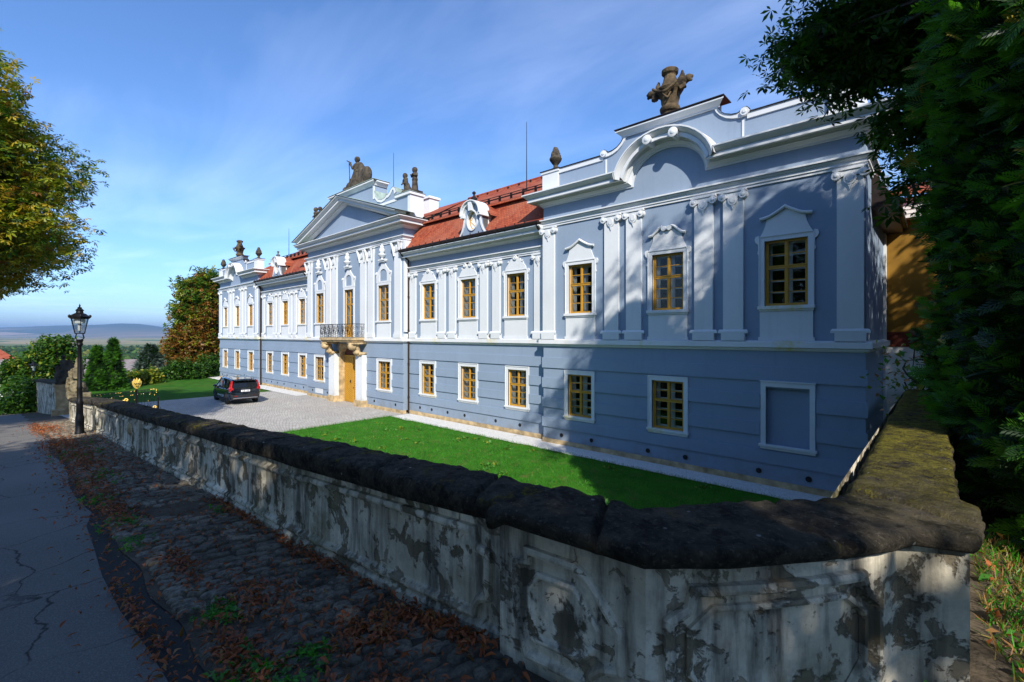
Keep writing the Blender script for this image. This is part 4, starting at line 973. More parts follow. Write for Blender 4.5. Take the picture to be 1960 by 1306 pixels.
# ---------------------------------------------------------------- stone ornaments
def stone_body(b, name, mat, parent=None, vox=.03, disp=.02, sc=.25):
    o = b.build(name, mat, parent)
    r = o.modifiers.new('remesh', 'REMESH'); r.mode = 'VOXEL'; r.voxel_size = vox; r.use_smooth_shade = True
    t = bpy.data.textures.new(name, 'CLOUDS'); t.noise_scale = sc; t.noise_depth = 2
    d = o.modifiers.new('wear', 'DISPLACE'); d.texture = t; d.strength = disp*2; d.mid_level = .5; d.texture_coords = 'GLOBAL'
    return o
def cone_urn(x, y, z, label, s=1.0):
    b = MB(); pr = [(.22, 0), (.22, .06), (.10, .12), (.09, .22), (.15, .3), (.24, .42), (.27, .5), (.24, .55), (.18, .6)]
    b.lathe([(r*s, z+h*s) for r, h in pr], (x, y, 0), 12)
    rr = random.Random(int(abs(x)*10))
    for i in range(26):
        h = .58+.38*(i/26); a = i*2.4; q = .19*(1-(i/26)*.85); b.ball((x+q*s*math.cos(a), y+q*s*math.sin(a), z+h*s), .07*s, 8, 6)
    o = stone_body(b, 'stone_urn', 'statue_stone', vox=.022, disp=.008, sc=.1); tag(o, label, 'urn', 'fruit urns on the pavilion parapets')
cone_urn(CX+17.55, V_+.2, 11.93, 'weathered stone fruit urn at the far end of the near pavilion parapet', 1.05)
cone_urn(CX-17.5, V_+.2, 11.93, 'weathered stone fruit urn on the far pavilion, nearest to the red roof', 1.1)
cone_urn(CX-27.9, V_+.2, 11.93, 'weathered stone fruit urn at the outermost corner of the far pavilion', 1.1)
def big_vase(x, y, z, label):
    b = MB(); pr = [(.42, 0), (.30, .06), (.28, .16), (.36, .22), (.38, .32), (.36, .38), (.30, .42), (.33, .62), (.38, .80), (.48, .95), (.52, 1.02), (.36, 1.10), (.30, 1.25), (.24, 1.38), (.20, 1.52), (.30, 1.60), (.32, 1.72), (.22, 1.78), (.12, 1.80)]
    b.lathe([(r*.95, z+h) for r, h in pr], (x, y, 0), 20)
    for s in (-1, 1):   # dragon-like heads with wings
        zz = z+1.0+(.12 if s > 0 else .0)
        b.tube([(x+s*.30, y-.05, zz-.05), (x+s*.48, y-.08, zz+.0), (x+s*.60, y-.08, zz+.02), (x+s*.68, y-.08, zz+.04)], [.19, .17, .14, .12], 8)
        b.ball((x+s*.70, y-.08, zz+.05), (.15, .13, .14)); b.tube([(x+s*.72, y-.08, zz+.09), (x+s*.87, y-.08, zz+.07)], [.08, .05], 6); b.tube([(x+s*.70, y-.08, zz-.02), (x+s*.84, y-.08, zz-.06)], [.07, .04], 6)
        b.tube([(x+s*.36, y-.05, zz+.08), (x+s*.46, y, zz+.28), (x+s*.44, y+.02, zz+.46)], [.10, .10, .04], 6)
        b.tube([(x+s*.5, y-.1, zz-.05), (x+s*.56, y-.12, zz-.2), (x+s*.42, y-.2, zz-.26)], [.12, .11, .08], 6)
    pts = [(x-.45+.9*i/10, y-.47-.06*math.sin(math.pi*i/10), z+1.02-.24*math.sin(math.pi*i/10)) for i in range(11)]; b.tube(pts, .055, 6)
    b.tube([(x-.3, y-.42, z+.95), (x-.05, y-.5, z+.72), (x+.1, y-.45, z+.55), (x+.2, y-.40, z+.75)], .045, 6)
    for i in range(12): a = i*math.pi/6; b.tube([(x+.25*math.cos(a), y+.25*math.sin(a), z+1.15), (x+.18*math.cos(a), y+.18*math.sin(a), z+1.5)], [.05, .035], 5)
    o = stone_body(b, 'stone_vase', 'vase_stone', vox=.022, disp=.012, sc=.15); tag(o, label, 'vase', 'large vases crowning the pavilions')
big_vase(CX+22.73, V_+.2, 12.62, 'large brown stone vase with two animal heads crowning the near pavilion')
big_vase(CX-22.73, V_+.2, 12.62, 'large dark stone vase with handles crowning the far pavilion')

def figure(bb, x, y, z, h, face=-1, lean=0, robe=True, arms=None, seated=False, child=False):
    # a stone figure facing -y, total height h
    class Fat:
        def cap(s, a, c, ra, rb): bb.cap(a, c, ra*1.28, rb*1.28)
        def ball(s, c, r): bb.ball(c, tuple(q*1.18 for q in r) if isinstance(r, tuple) else r*1.2)
        def tube(s, p, r, seg): bb.tube(p, [q*1.3 for q in r], seg)
    b = Fat()
    k = h; hd = .075*k if not child else .10*k
    hip = z+.5*k if not seated else z+.36*k; sh = z+.81*k if not child else z+.76*k; lx = x+lean*k*.12; wsh = .115*k
    if seated: sh = hip+.34*k
    head = (lx+lean*.03, y-.02*k, sh+.125*k)
    b.ball(head, (hd*.82, hd*.95, hd*1.12)); b.ball((head[0], head[1]+hd*.25, head[2]+hd*.25), (hd*.92, hd*.95, hd*.95)); b.ball((head[0], head[1]-hd*.98, head[2]-hd*.1), hd*.2)
    b.cap((lx, y, sh-.01*k), (head[0], head[1], head[2]-hd*.6), .035*k, .03*k)
    b.tube([(x, y, hip-.02*k), (x*.6+lx*.4, y, hip+.12*k), (lx, y-.01*k, sh-.07*k), (lx, y, sh)], [.095*k, .08*k, .105*k, .06*k], 10)
    b.cap((lx-wsh*.8, y, sh-.025*k), (lx+wsh*.8, y, sh-.025*k), .045*k, .045*k)
    if not seated:
        for s in (-1, 1):
            b.cap((x+s*.05*k, y, hip), (x+s*.06*k, y-(.05*k if s > 0 else 0), z+.27*k), .075*k, .055*k); b.cap((x+s*.06*k, y-(.05*k if s > 0 else 0), z+.27*k), (x+s*.065*k, y, z+.04*k), .05*k, .035*k); b.cap((x+s*.065*k, y+.01*k, z+.025*k), (x+s*.075*k, y-.09*k, z+.02*k), .03*k, .022*k)
        if robe:
            b.tube([(x, y, hip+.05*k), (x, y, z+.3*k), (x, y, z+.02*k)], [.10*k, .14*k, .17*k], 12)
            for i in range(10): a = i*.63; b.tube([(x+.10*k*math.cos(a), y+.10*k*math.sin(a), hip), (x+.16*k*math.cos(a), y+.15*k*math.sin(a), z+.02*k)], [.02*k, .035*k], 5)
            b.tube([(lx+wsh, y, sh-.05*k), (x, y-.1*k, hip+.1*k), (x-.1*k, y-.05*k, hip-.05*k)], [.04*k, .05*k, .05*k], 6)
    else:
        for s in (-1, 1):
            kn = (x+s*.09*k, y-.22*k, hip+.02*k); b.cap((x+s*.06*k, y, hip), kn, .08*k, .06*k); b.cap(kn, (x+s*.08*k, y-.2*k, z+.04*k), .055*k, .035*k); b.cap((x+s*.08*k, y-.2*k, z+.03*k), (x+s*.085*k, y-.29*k, z+.02*k), .03*k, .02*k)
    for s, (ex, ey, ez, hx_, hy, hz) in zip((-1, 1), arms or ((-.16, -.02, -.17, -.1, -.13, -.28), (.16, -.02, -.17, .08, -.14, -.24))):
        S_ = (lx+s*wsh, y, sh-.025*k); E_ = (lx+ex*k, y+ey*k, sh+ez*k); H_ = (lx+hx_*k, y+hy*k, sh+hz*k)
        b.cap(S_, E_, .042*k, .033*k); b.cap(E_, H_, .032*k, .024*k); b.ball(H_, .032*k)
def statue(name, label, parts, mat='statue_stone', vox=.022, disp=.010, group=None, cat='statue'):
    b = MB(); parts(b); o = stone_body(b, name, mat, vox=vox, disp=disp, sc=.12); return tag(o, label, cat, group)
zc = 14.84; yc = YA+.4
def crown_group(b):
    b.box(CX-1.7, CX+1.6, yc-.4, yc+.4, zc, zc+.16)
    figure(b, CX+.05, yc, zc+.1, 2.2, lean=-.3, arms=((-.2, -.06, -.12, -.26, -.12, .04), (.16, -.02, -.17, .12, -.1, -.28)))
    b.tube([(CX-.62, yc-.25, zc+.3), (CX-.72, yc-.27, zc+2.05)], .035, 5); b.tube([(CX-1.0, yc-.3, zc+2.25), (CX-.45, yc-.25, zc+1.98)], .04, 5)
    b.tube([(CX+.1, yc+.1, zc+1.85), (CX+.45, yc+.1, zc+1.3), (CX+.75, yc, zc+.6), (CX+.9, yc, zc+.1)], [.2, .32, .38, .42], 8); b.tube([(CX-.1, yc+.1, zc+1.6), (CX-.25, yc, zc+.8), (CX-.3, yc, zc+.1)], [.25, .36, .45], 10)
    b.ball((CX+1.15, yc, zc+.8), (.55, .3, .62)); b.ball((CX-1.5, yc, zc+.3), (.4, .3, .28)); b.ball((CX-1.0, yc, zc+.45), (.35, .3, .35)); b.lathe([(.5, -.14), (.46, -.22), (.28, -.26)], (CX+1.0, yc+.02, zc+.78), 16, 'y'); b.ball((CX+1.0, yc, zc+.2), (.5, .3, .25))
    figure(b, CX-.95, yc-.05, zc+.1, .95, child=True, robe=False, seated=True, lean=.4); b.ball((CX-1.35, yc, zc+.22), (.38, .28, .2)); b.ball((CX-.8, yc, zc+.2), (.35, .3, .2))
    b.tube([(CX-.85, yc-.2, zc+.6), (CX-.75, yc-.2, zc+1.15)], .03, 5)
statue('statue_group', 'crowning stone group of a robed woman with a staff, a child and a shield', crown_group, vox=.024)
PX = CX+6.1; zp = 13.33; yp = YA+.45
statue('statue', 'stone putto standing with folded arms on the corner pedestal right of the pediment', lambda b: (b.box(PX+.25, PX+.85, yp-.35, yp+.35, zp, zp+.1), figure(b, PX+.5, yp, zp+.08, 1.45, child=True, robe=False, arms=((-.17, -.05, -.12, .06, -.16, -.08), (.17, -.05, -.12, -.05, -.17, -.1))), b.tube([(PX+.5, yp, zp+.7), (PX+.5, yp, zp+.1)], [.16, .22], 8)), group='pairs of putti beside the pediment')
statue('statue', 'stone putto crouching on the parapet scroll right of the pediment', lambda b: (b.ball((PX-.45, yp, zp+.12), (.35, .3, .25)), figure(b, PX-.4, yp, zp+.05, 1.35, child=True, robe=False, lean=-.5), b.tube([(PX-.4, yp+.05, zp+.75), (PX-.2, yp+.1, zp+.1)], [.15, .24], 8)), group='pairs of putti beside the pediment')
PX2 = CX-6.1
statue('statue', 'outer stone putto on the pedestal left of the pediment', lambda b: (b.box(PX2-.75, PX2-.15, yp-.35, yp+.35, zp, zp+.1), figure(b, PX2-.45, yp, zp+.08, 1.45, child=True, robe=False), b.tube([(PX2-.45, yp, zp+.7), (PX2-.4, yp, zp+.1)], [.15, .22], 8)), group='pairs of putti beside the pediment')
statue('statue', 'inner stone putto leaning towards its pair left of the pediment', lambda b: (b.ball((PX2+.4, yp, zp+.12), (.4, .3, .3)), figure(b, PX2+.38, yp, zp+.1, 1.35, child=True, robe=False, lean=-.5, arms=((-.2, -.05, -.1, -.3, -.1, -.1), (.16, 0, -.17, .2, -.1, -.3))), b.tube([(PX2+.4, yp, zp+.8), (PX2+.5, yp, zp+.1)], [.16, .28], 8)), group='pairs of putti beside the pediment')
# ---------------------------------------------------------------- the car
def make_car(loc, rz):
    # local: +x forward, z up, origin on the ground under the middle; length 4.95, width 1.93, height 1.77
    T = thing('parked_car', 'black estate-style off-road car with red tail lamps parked on the pale paved court', 'car', loc, rz=rz)
    for n_, c_, r_, m_ in (('car_paint', (.006, .008, .013), .12, .1), ('car_glass', (.008, .010, .012), .04, 0), ('tyre_rubber', (.012, .012, .012), .85, 0), ('rim_metal', (.05, .05, .055), .3, .8), ('chrome', (.6, .6, .62), .15, 1), ('tail_red', (.42, .008, .010), .15, 0), ('plate_white', (.72, .73, .75), .4, 0), ('grey_cladding', (.16, .165, .17), .35, .3), ('black_plastic', (.014, .014, .015), .6, 0)):
        m = NT(n_); m.col(c_); m.rough(r_, .5, m_)
        if n_ == 'car_paint': m.b.inputs['Coat Weight'].default_value = 1; m.b.inputs['Coat Roughness'].default_value = .03
    XS = [-2.47, -2.42, -2.30, -2.05, -1.5, -.6, .4, .95, 1.35, 1.9, 2.25, 2.42, 2.47]
    zb = [.45, .34, .30, .27, .25, .24, .24, .25, .25, .27, .30, .38, .48]
    zt = [.80, 1.04, 1.10, 1.12, 1.10, 1.08, 1.06, 1.05, 1.02, .97, .90, .80, .66]
    hw = [.78, .90, .94, .96, .965, .965, .965, .965, .96, .94, .88, .78, .64]
    def ring(x, b_, t, w):
        m_ = (b_+t)/2; h = (t-b_)/2
        half = [(0, t), (w*.62, t), (w*.88, t-.03), (w*.97, t-.10), (w, m_+.06), (w*.985, m_-.10), (w*.96, b_+.10), (w*.88, b_), (0, b_)]
        return [(x, y, z) for y, z in half]+[(x, -y, z) for y, z in half[-2:0:-1]]
    b = MB(); rings = [ring(*q) for q in zip(XS, zb, zt, hw)]; n = len(rings[0])
    b.add([p for r in rings for p in r], [(i*n+j, (i+1)*n+j, (i+1)*n+(j+1) % n, i*n+(j+1) % n) for i in range(len(XS)-1) for j in range(n)]+[tuple(range(n)), tuple(range(len(XS)*n-1, (len(XS)-1)*n-1, -1))])
    # cabin
    cx = [-2.36, -2.18, -1.95, -1.2, -.3, .45, .95, 1.35]
    ct = [1.14, 1.52, 1.66, 1.73, 1.755, 1.73, 1.50, 1.08]; cw = [.80, .74, .71, .72, .73, .72, .74, .80]; cb = 1.04
    body = b.build('body', 'car_paint', T, world=False, auto=40)
    g = MB(); rg = []
    for x, t, w in zip(cx, ct, cw):
        wb = .93 if x > -2.3 else .90; tt = max(t, cb+.03)
        rg.append([(x, wb*.98, cb), (x, w+.03, tt-.07), (x, w-.06, tt), (x, 0, tt+.015), (x, -w+.06, tt), (x, -w-.03, tt-.07), (x, -wb*.98, cb)])
    n = 7; g.add([p for r in rg for p in r], [(i*n+j, i*n+j+1, (i+1)*n+j+1, (i+1)*n+j) for i in range(len(cx)-1) for j in range(n-1)]+[tuple(range(6, -1, -1)), tuple((len(cx)-1)*n+j for j in range(n))])
    g.build('cabin_glass', 'car_glass', T, world=False)
    r = MB(); idx = range(1, 6)       # roof skin and pillars over the glass
    rr = [[(p[0], p[1]*1.012, p[2]+.012) for p in rg[i][1:6]] for i in idx]; n = 5
    r.add([p for q in rr for p in q], [(i*n+j, i*n+j+1, (i+1)*n+j+1, (i+1)*n+j) for i in range(len(rr)-1) for j in range(n-1)])
    for s in (-1, 1):
        for (i0, w_) in ((1, .07), (3, .045), (4, .045)):
            p0 = Vector(rg[i0][0 if s > 0 else 6]); p1 = Vector(rg[i0][1 if s > 0 else 5]); r.tube([p0+Vector((0, s*.005, 0)), p1+Vector((0, s*.008, 0))], w_*.6, 6)
        r.tube([Vector(rg[0][0 if s > 0 else 6]), Vector(rg[1][1 if s > 0 else 5]), Vector(rg[2][1 if s > 0 else 5])], .06, 6)
        r.tube([Vector(rg[7][0 if s > 0 else 6]), Vector(rg[6][1 if s > 0 else 5]), Vector(rg[5][1 if s > 0 else 5])], .045, 6)
    r.box(-2.40, -2.1, -.66, .66, 1.60, 1.645)
    r.build('roof', 'car_paint', T, world=False)
    q = MB()
    for s in (-1, 1): q.tube([(-1.9, s*.66, 1.70), (-1.7, s*.66, 1.79), (.2, s*.66, 1.82), (.45, s*.66, 1.75)], .02, 6)
    q.build('roof_rail', 'chrome', T, world=False)
    q = MB()
    for s in (-1, 1): q.tube([(-2.1, s*.945, 1.06), (-1.2, s*.955, 1.07), (0, s*.955, 1.06), (1.2, s*.945, 1.05)], .012, 5)
    q.build('window_trim', 'chrome', T, world=False)
    wh = None
    for x in (1.48, -1.50):
        for s in (-1, 1):
            if wh is None:
                t = MB(); t.lathe([(.25, -.12), (.34, -.125), (.375, -.10), (.38, 0), (.375, .10), (.34, .125), (.25, .12)], (0, 0, 0), 28, 'y'); wh = t.build('wheel', 'tyre_rubber', T, world=False, auto=50)
                h = MB()
                for k in range(5):
                    a = k*2*math.pi/5
                    for da in (-.14, .14): h.tube([(.05*math.cos(a), -.10, .05*math.sin(a)), (.25*math.cos(a+da), -.115, .25*math.sin(a+da))], [.03, .02], 5)
                    for da in (-.14, .14): h.tube([(.05*math.cos(a), .10, .05*math.sin(a)), (.25*math.cos(a+da), .115, .25*math.sin(a+da))], [.03, .02], 5)
                h.lathe([(.26, -.118), (.235, -.11), (.235, .11), (.26, .118)], (0, 0, 0), 24, 'y'); h.lathe([(.06, -.12), (.06, .12)], (0, 0, 0), 10, 'y'); h.build('rim', 'rim_metal', wh, world=False)
                wh.location = (x, s*.84, .38)
            else: copytree(wh, T, loc=(x, s*.84, .38))
    c = MB()
    for s in (-1, 1):
        for x in (1.48, -1.50):
            c.sweep_xz([(x+.43*math.cos(R(a)), .38+.43*math.sin(R(a))) for a in range(0, 181, 15)], [(0, 0), (.02, 0), (.02, .05), (0, .05)], -.955 if s < 0 else .955) if s < 0 else c.sweep_xz([(x-.43*math.cos(R(a)), .38+.43*math.sin(R(a))) for a in range(0, 181, 15)][::1], [(0, 0), (-.02, 0), (-.02, -.05), (0, -.05)], .955)
            c.lathe([(.42, -.05), (.42, .0)], (x, s*.915, .38), 20, 'y')
        c.box(-1.05, 1.05, s*.955-.02, s*.955+.02, .25, .36)
    c.box(-2.44, -2.30, -.80, .80, .36, .50)
    c.build('cladding', 'black_plastic', T, world=False)
    k = MB(); k.box(-1.0, 1.0, -.985, -.965, .42, .47); k.box(-1.0, 1.0, .965, .985, .42, .47); k.tube([(-2.28, -.86, .40), (-2.44, -.72, .44), (-2.475, -.4, .45), (-2.475, .4, .45), (-2.44, .72, .44), (-2.28, .86, .40)], .045, 6); k.build('bumper_trim', 'chrome', T, world=False)
    for s in (-1, 1):
        l = MB(); pr = [(.93, .98), (.95, 1.10), (.90, 1.18), (.80, 1.60), (.735, 1.60), (.80, 1.20), (.72, 1.10), (.70, .92), (.93, .90)]
        l.add([(-2.425+(.10 if z > 1.3 else 0)+(.05 if abs(y) > .85 else 0), s*y, z) for y, z in pr]+[(-2.15, s*y, z) for y, z in pr], [tuple(range(9)) if s > 0 else tuple(range(8, -1, -1))]+[(i, 9+i, 9+(i+1) % 9, (i+1) % 9) for i in range(9)])
        l.build('tail_lamp', 'tail_red', T, world=False)
        m_ = MB(); m_.ball((.95, s*1.07, 1.10), (.09, .12, .08)); m_.tube([(.95, s*.92, 1.05), (.95, s*1.05, 1.08)], .025, 5); m_.build('wing_mirror', 'car_paint', T, world=False, smooth=True)
        h = MB(); h.ball((2.28, s*.70, .80), (.14, .18, .07)); h.build('headlight', 'chrome', T, world=False, smooth=True)
        e = MB(); e.box(-2.47, -2.36, s*.62-.14, s*.62+.14, .56, .61); e.build('rear_reflector', 'tail_red', T, world=False)
    pbm = MB(); pbm.box(-2.475, -2.44, -.27, .27, .86, .98); pp = pbm.build('number_plate', 'plate_white', T, world=False)
    def text(s, size, y, z, mat, parent, x=-2.48, name='lettering', sp=1.0):
        cu = bpy.data.curves.new(name, 'FONT'); cu.body = s; cu.size = size; cu.align_x = 'CENTER'; cu.extrude = .002; cu.materials.append(M[mat]); cu.space_character = sp
        o = bpy.data.objects.new(name, cu); C.objects.link(o); o.rotation_euler = (0, 0, 0); bpy.context.view_layer.update(); dg = bpy.context.evaluated_depsgraph_get(); me = bpy.data.meshes.new_from_object(o.evaluated_get(dg)); bpy.data.objects.remove(o); o = bpy.data.objects.new(name, me); C.objects.link(o); o.parent = parent; o.location = (x, y, z); o.rotation_euler = (R(90), 0, R(-90)); return o
    text('1U8 1187', .115, 0, .88, 'black_plastic', pp); text('VOLVO', .085, 0, 1.045, 'chrome', T, x=-2.462, sp=2.1)
    return T
make_car((-37.1, 11.25, .035), R(180-3))
# ---------------------------------------------------------------- the old wall along the road
def frac_noise(p, s=1., o=4): return mnoise.fractal(Vector(p)*s, 1.0, 2.0, o)
def top_z(x):       # underside of the coping
    return 4.75 - float(np.interp(x, [-25, -18.6, -12.75, -8.7, -5, -3, -2, -1.9, 6], [2.60, 2.12, 1.82, 1.64, 1.43, 1.29, 1.20, 1.14, 1.14]))
FACE = [(-25.2, 1.80), (-18.6, 1.90), (-12.75, 1.99), (-8.7, 2.17), (-5, 2.2), (-2.02, 2.2), (-2.0, 2.08), (-1.07, 2.16), (-.80, 2.42), (-.48, 2.80), (-.22, 3.20), (-.16, 3.34), (-.06, 3.36), (.13, 3.42), (.15, 3.98), (.06, 4.02), (.07, 11.4)]
BACK = [(-25.2, 2.24), (-18.6, 2.34), (-12.75, 2.43), (-8.7, 2.58), (-5, 2.6), (-1.35, 2.62), (-.52, 3.62), (-.46, 11.4)]
WALL = thing('garden_wall', 'long low wall with peeling plaster panels and a black mossy stone coping along the road', 'wall', (-2, 2.2, 2.7))
def dens(path, step):
    out_ = [path[0]]
    for a, b_ in zip(path, path[1:]):
        d = math.hypot(b_[0]-a[0], b_[1]-a[1]); n = max(1, int(d/step))
        for i in range(1, n+1): out_.append((a[0]+(b_[0]-a[0])*i/n, a[1]+(b_[1]-a[1])*i/n))
    return out_
def tz2(x, y): return top_z(x) if y < 3 else top_z(0)
def gz2(x, y): return gz(min(x, 5))
b = MB()
d = dens(FACE, .6); vs = []
for x, y in d: vs += [(x, y, gz2(x, y)-.6), (x, y, gz2(x, y)+.02), (x, y, tz2(x, y)+.06)]
b.add(vs, [(3*i+k, 3*i+3+k, 3*i+4+k, 3*i+1+k) for i in range(len(d)-1) for k in (0, 1)])
d = dens(BACK, .6); vs = []
for x, y in d: vs += [(x, y, -.3), (x, y, tz2(x, y)+.06)]
b.add(vs, [(2*i+2, 2*i, 2*i+1, 2*i+3) for i in range(len(d)-1)])
b.add([(-25.2, 1.80, 0), (-25.2, 2.24, 0), (-25.2, 2.24, 2.2), (-25.2, 1.8, 2.2)], [(0, 1, 2, 3)])
b.add([(.07, 11.4, 0), (-.46, 11.4, 0), (-.46, 11.4, 3.6), (.07, 11.4, 3.6)], [(0, 1, 2, 3)])
b.build('plaster_body', 'peeling_plaster', WALL)
# mouldings: map (s, h) on a straight face; h measured from the ground line 0 to the coping 1
def facemap(a, b_):
    ax, ay = a; bx_, by = b_; L = math.hypot(bx_-ax, by-ay); tx, ty = (bx_-ax)/L, (by-ay)/L; nx, ny_ = ty, -tx
    def f(s, h, o):
        x = ax+tx*s; y = ay+ty*s; z0 = gz2(x, y); z1 = tz2(x, y)
        return (x+nx*o, y+ny_*o, z0+(z1-z0)*h)
    return f, L
def ribbon(mb, f, path, w=.038, d_=.042, closed=True, hs=.8):
    # raised moulding following path of (s, h) on the face
    P2 = [Vector((p[0], p[1]*hs)) for p in path]; n = len(P2); vs = []
    for i in range(n):
        if closed: d0 = (P2[i]-P2[i-1]).normalized(); d1 = (P2[(i+1) % n]-P2[i]).normalized()
        else: d0 = (P2[i]-P2[i-1]).normalized() if i else (P2[1]-P2[0]).normalized(); d1 = (P2[i+1]-P2[i]).normalized() if i < n-1 else d0
        q = (Vector((-d0.y, d0.x))+Vector((-d1.y, d1.x))); q = q.normalized() if q.length > 1e-6 else Vector((-d0.y, d0.x))
        k = 1/max(.4, q.dot(Vector((-d1.y, d1.x))))
        for (o, e) in ((-w, -.002), (-w*.85, d_*.7), (-w*.2, d_), (w*.3, d_*.9), (w*.6, d_*.35), (w, -.002)):
            p = P2[i]+q*o*k; vs.append(f(p.x, p.y/hs, e))
    fs = [(i*6+j, ((i+1) % n)*6+j, ((i+1) % n)*6+j+1, i*6+j+1) for i in range(n if closed else n-1) for j in range(5)]
    mb.add(vs, fs)
def panel_path(s0, s1, h0, h1, r, n=5, hs=.8):
    # rectangle with concave notched corners
    rh = r/hs; p = []
    for cx_, ch, a0 in ((s0, h0, 90), (s1, h0, 180), (s1, h1, 270), (s0, h1, 0)):
        seg_ = [(cx_+r*math.cos(R(a0-90*i/n)), ch+rh*math.sin(R(a0-90*i/n))) for i in range(n+1)]
        p.append(seg_)
    q = []
    # order: along bottom from left to right, up, back, down
    q += p[0]; q += p[1]; q += p[2]; q += p[3]
    return q
mo = MB()
f, L = facemap((-8.7, 2.17), (-5, 2.2))
segs = [((-24.8, 1.806), (-18.9, 1.896)), ((-18.5, 1.901), (-13.1, 1.985)), ((-12.4, 1.997), (-8.9, 2.16)), ((-8.6, 2.171), (-5.1, 2.199)), ((-4.9, 2.2), (-2.2, 2.2))]
for i, (a, c) in enumerate(segs):
    f, L = facemap(a, c)
    e0 = .02 if i > 2 else .16; e1 = .16
    hi, lo = .86, .17
    if i in (3,): ribbon(mo, f, [(0.0, hi), (L+.2, hi)], closed=False); ribbon(mo, f, [(0.0, lo), (L+.2, lo)], closed=False)
    elif i == 2: ribbon(mo, f, [(L+.3, lo), (.15, lo), (.15, hi), (L+.3, hi)], closed=False)
    elif i == 4: 
        q = panel_path(-.3, L-.02, lo, hi, .14); q = [p for p in q if p[0] > .0]
        ribbon(mo, f, [(-.2, lo), (L-.16, lo), (L-.14, lo+.08), (L-.10, lo+.14), (L-.02, lo+.17), (L-.02, hi-.17), (L-.10, hi-.14), (L-.14, hi-.08), (L-.16, hi), (-.2, hi)], closed=False)
    else: ribbon(mo, f, [(.15, lo), (L-.15, lo), (L-.15, hi), (.15, hi)])
    # ledge along the foot
    n = max(2, int(L/.5)); vs = []
    for k in range(n+1):
        s = -.15+(L+.3)*k/n
        for (h, o) in ((-.2, .045), (.085, .04), (.10, .03), (.13, .0)): vs.append(f(s, h, o))
    mo.add(vs, [(4*k+j, 4*k+4+j, 4*k+5+j, 4*k+1+j) for k in range(n) for j in range(3)])
# wall pilaster strips on the long face
for x, y in ((-12.75, 1.99), (-18.7, 1.9), (-24.9, 1.81)):
    mo.box(x-.28, x+.28, y-.05, y+.1, gz(x)-.4, top_z(x)+.03)
# pier beside the corner
f, L = facemap((-2.0, 2.08), (-1.07, 2.16)); h0, h1 = .14, .84
oct_ = [(.22, h0), (L-.32, h0), (L-.30, h0+.06), (L-.24, h0+.13), (L-.14, h0+.17), (L-.14, h1-.30), (L-.32, h1-.05), (L-.40, h1), (.22, h1), (.215, h1-.07), (.14, h1-.10), (.14, h0+.26)]
ribbon(mo, f, oct_, .030, .036); inn = [(.26, h0+.13), (L-.36, h0+.13), (L-.26, h0+.26), (L-.26, h1-.34), (L-.40, h1-.14), (.30, h1-.14), (.24, h1-.24), (.24, h0+.34)]
ribbon(mo, f, inn, .024, .030)
# curved corner panel over FACE[7..10] as one developed strip
cpath = [(-1.07, 2.16), (-.93, 2.29), (-.80, 2.42), (-.63, 2.61), (-.48, 2.80), (-.34, 3.00), (-.22, 3.20)]
cum = [0]
for a, c in zip(cpath, cpath[1:]): cum.append(cum[-1]+math.hypot(c[0]-a[0], c[1]-a[1]))
def fc(s, h, o):
    s = min(max(s, 0), cum[-1]-1e-4); i = max(k for k in range(len(cum)-1) if cum[k] <= s); t = (s-cum[i])/(cum[i+1]-cum[i]); a, c = cpath[i], cpath[i+1]
    x = a[0]+(c[0]-a[0])*t; y = a[1]+(c[1]-a[1])*t; l = cum[i+1]-cum[i]; nx, ny_ = (c[1]-a[1])/l, -(c[0]-a[0])/l
    z0 = gz2(x, y); z1 = tz2(x, y); return (x+nx*o, y+ny_*o, z0+(z1-z0)*h)
Lc = cum[-1]
def dn(path, closed=True):
    o = []; n = len(path)
    for i in range(n if closed else n-1):
        a, c = path[i], path[(i+1) % n]; k = max(1, int(math.hypot(c[0]-a[0], c[1]-a[1])/.1))
        o += [(a[0]+(c[0]-a[0])*j/k, a[1]+(c[1]-a[1])*j/k) for j in range(k)]
    return o+([] if closed else [path[-1]])
big = [(.34, .10), (Lc-.16, .10), (Lc-.14, .2), (Lc-.05, .28), (Lc-.05, .66), (Lc-.14, .74), (Lc-.16, .84), (.24, .84), (.225, .74), (.12, .66), (.12, .34)]
ribbon(mo, fc, dn(big), .034, .040)
inb = [(.40, .16), (Lc-.24, .16), (Lc-.14, .30), (Lc-.14, .62), (Lc-.26, .73), (.34, .73), (.22, .60), (.22, .36)]
ribbon(mo, fc, dn(inb), .022, .024)
mo.build('panel_moulding', 'peeling_plaster', WALL)
# cartouche knob on the far panel
k = MB(); k.ball((-13.45, 1.93, 2.62), (.11, .05, .12)); k.lathe([(.16, -.02), (.13, -.05), (.10, -.03)], (-13.45, 1.97, 2.62), 14, 'y'); k.build('carved_boss', 'sandstone', WALL)

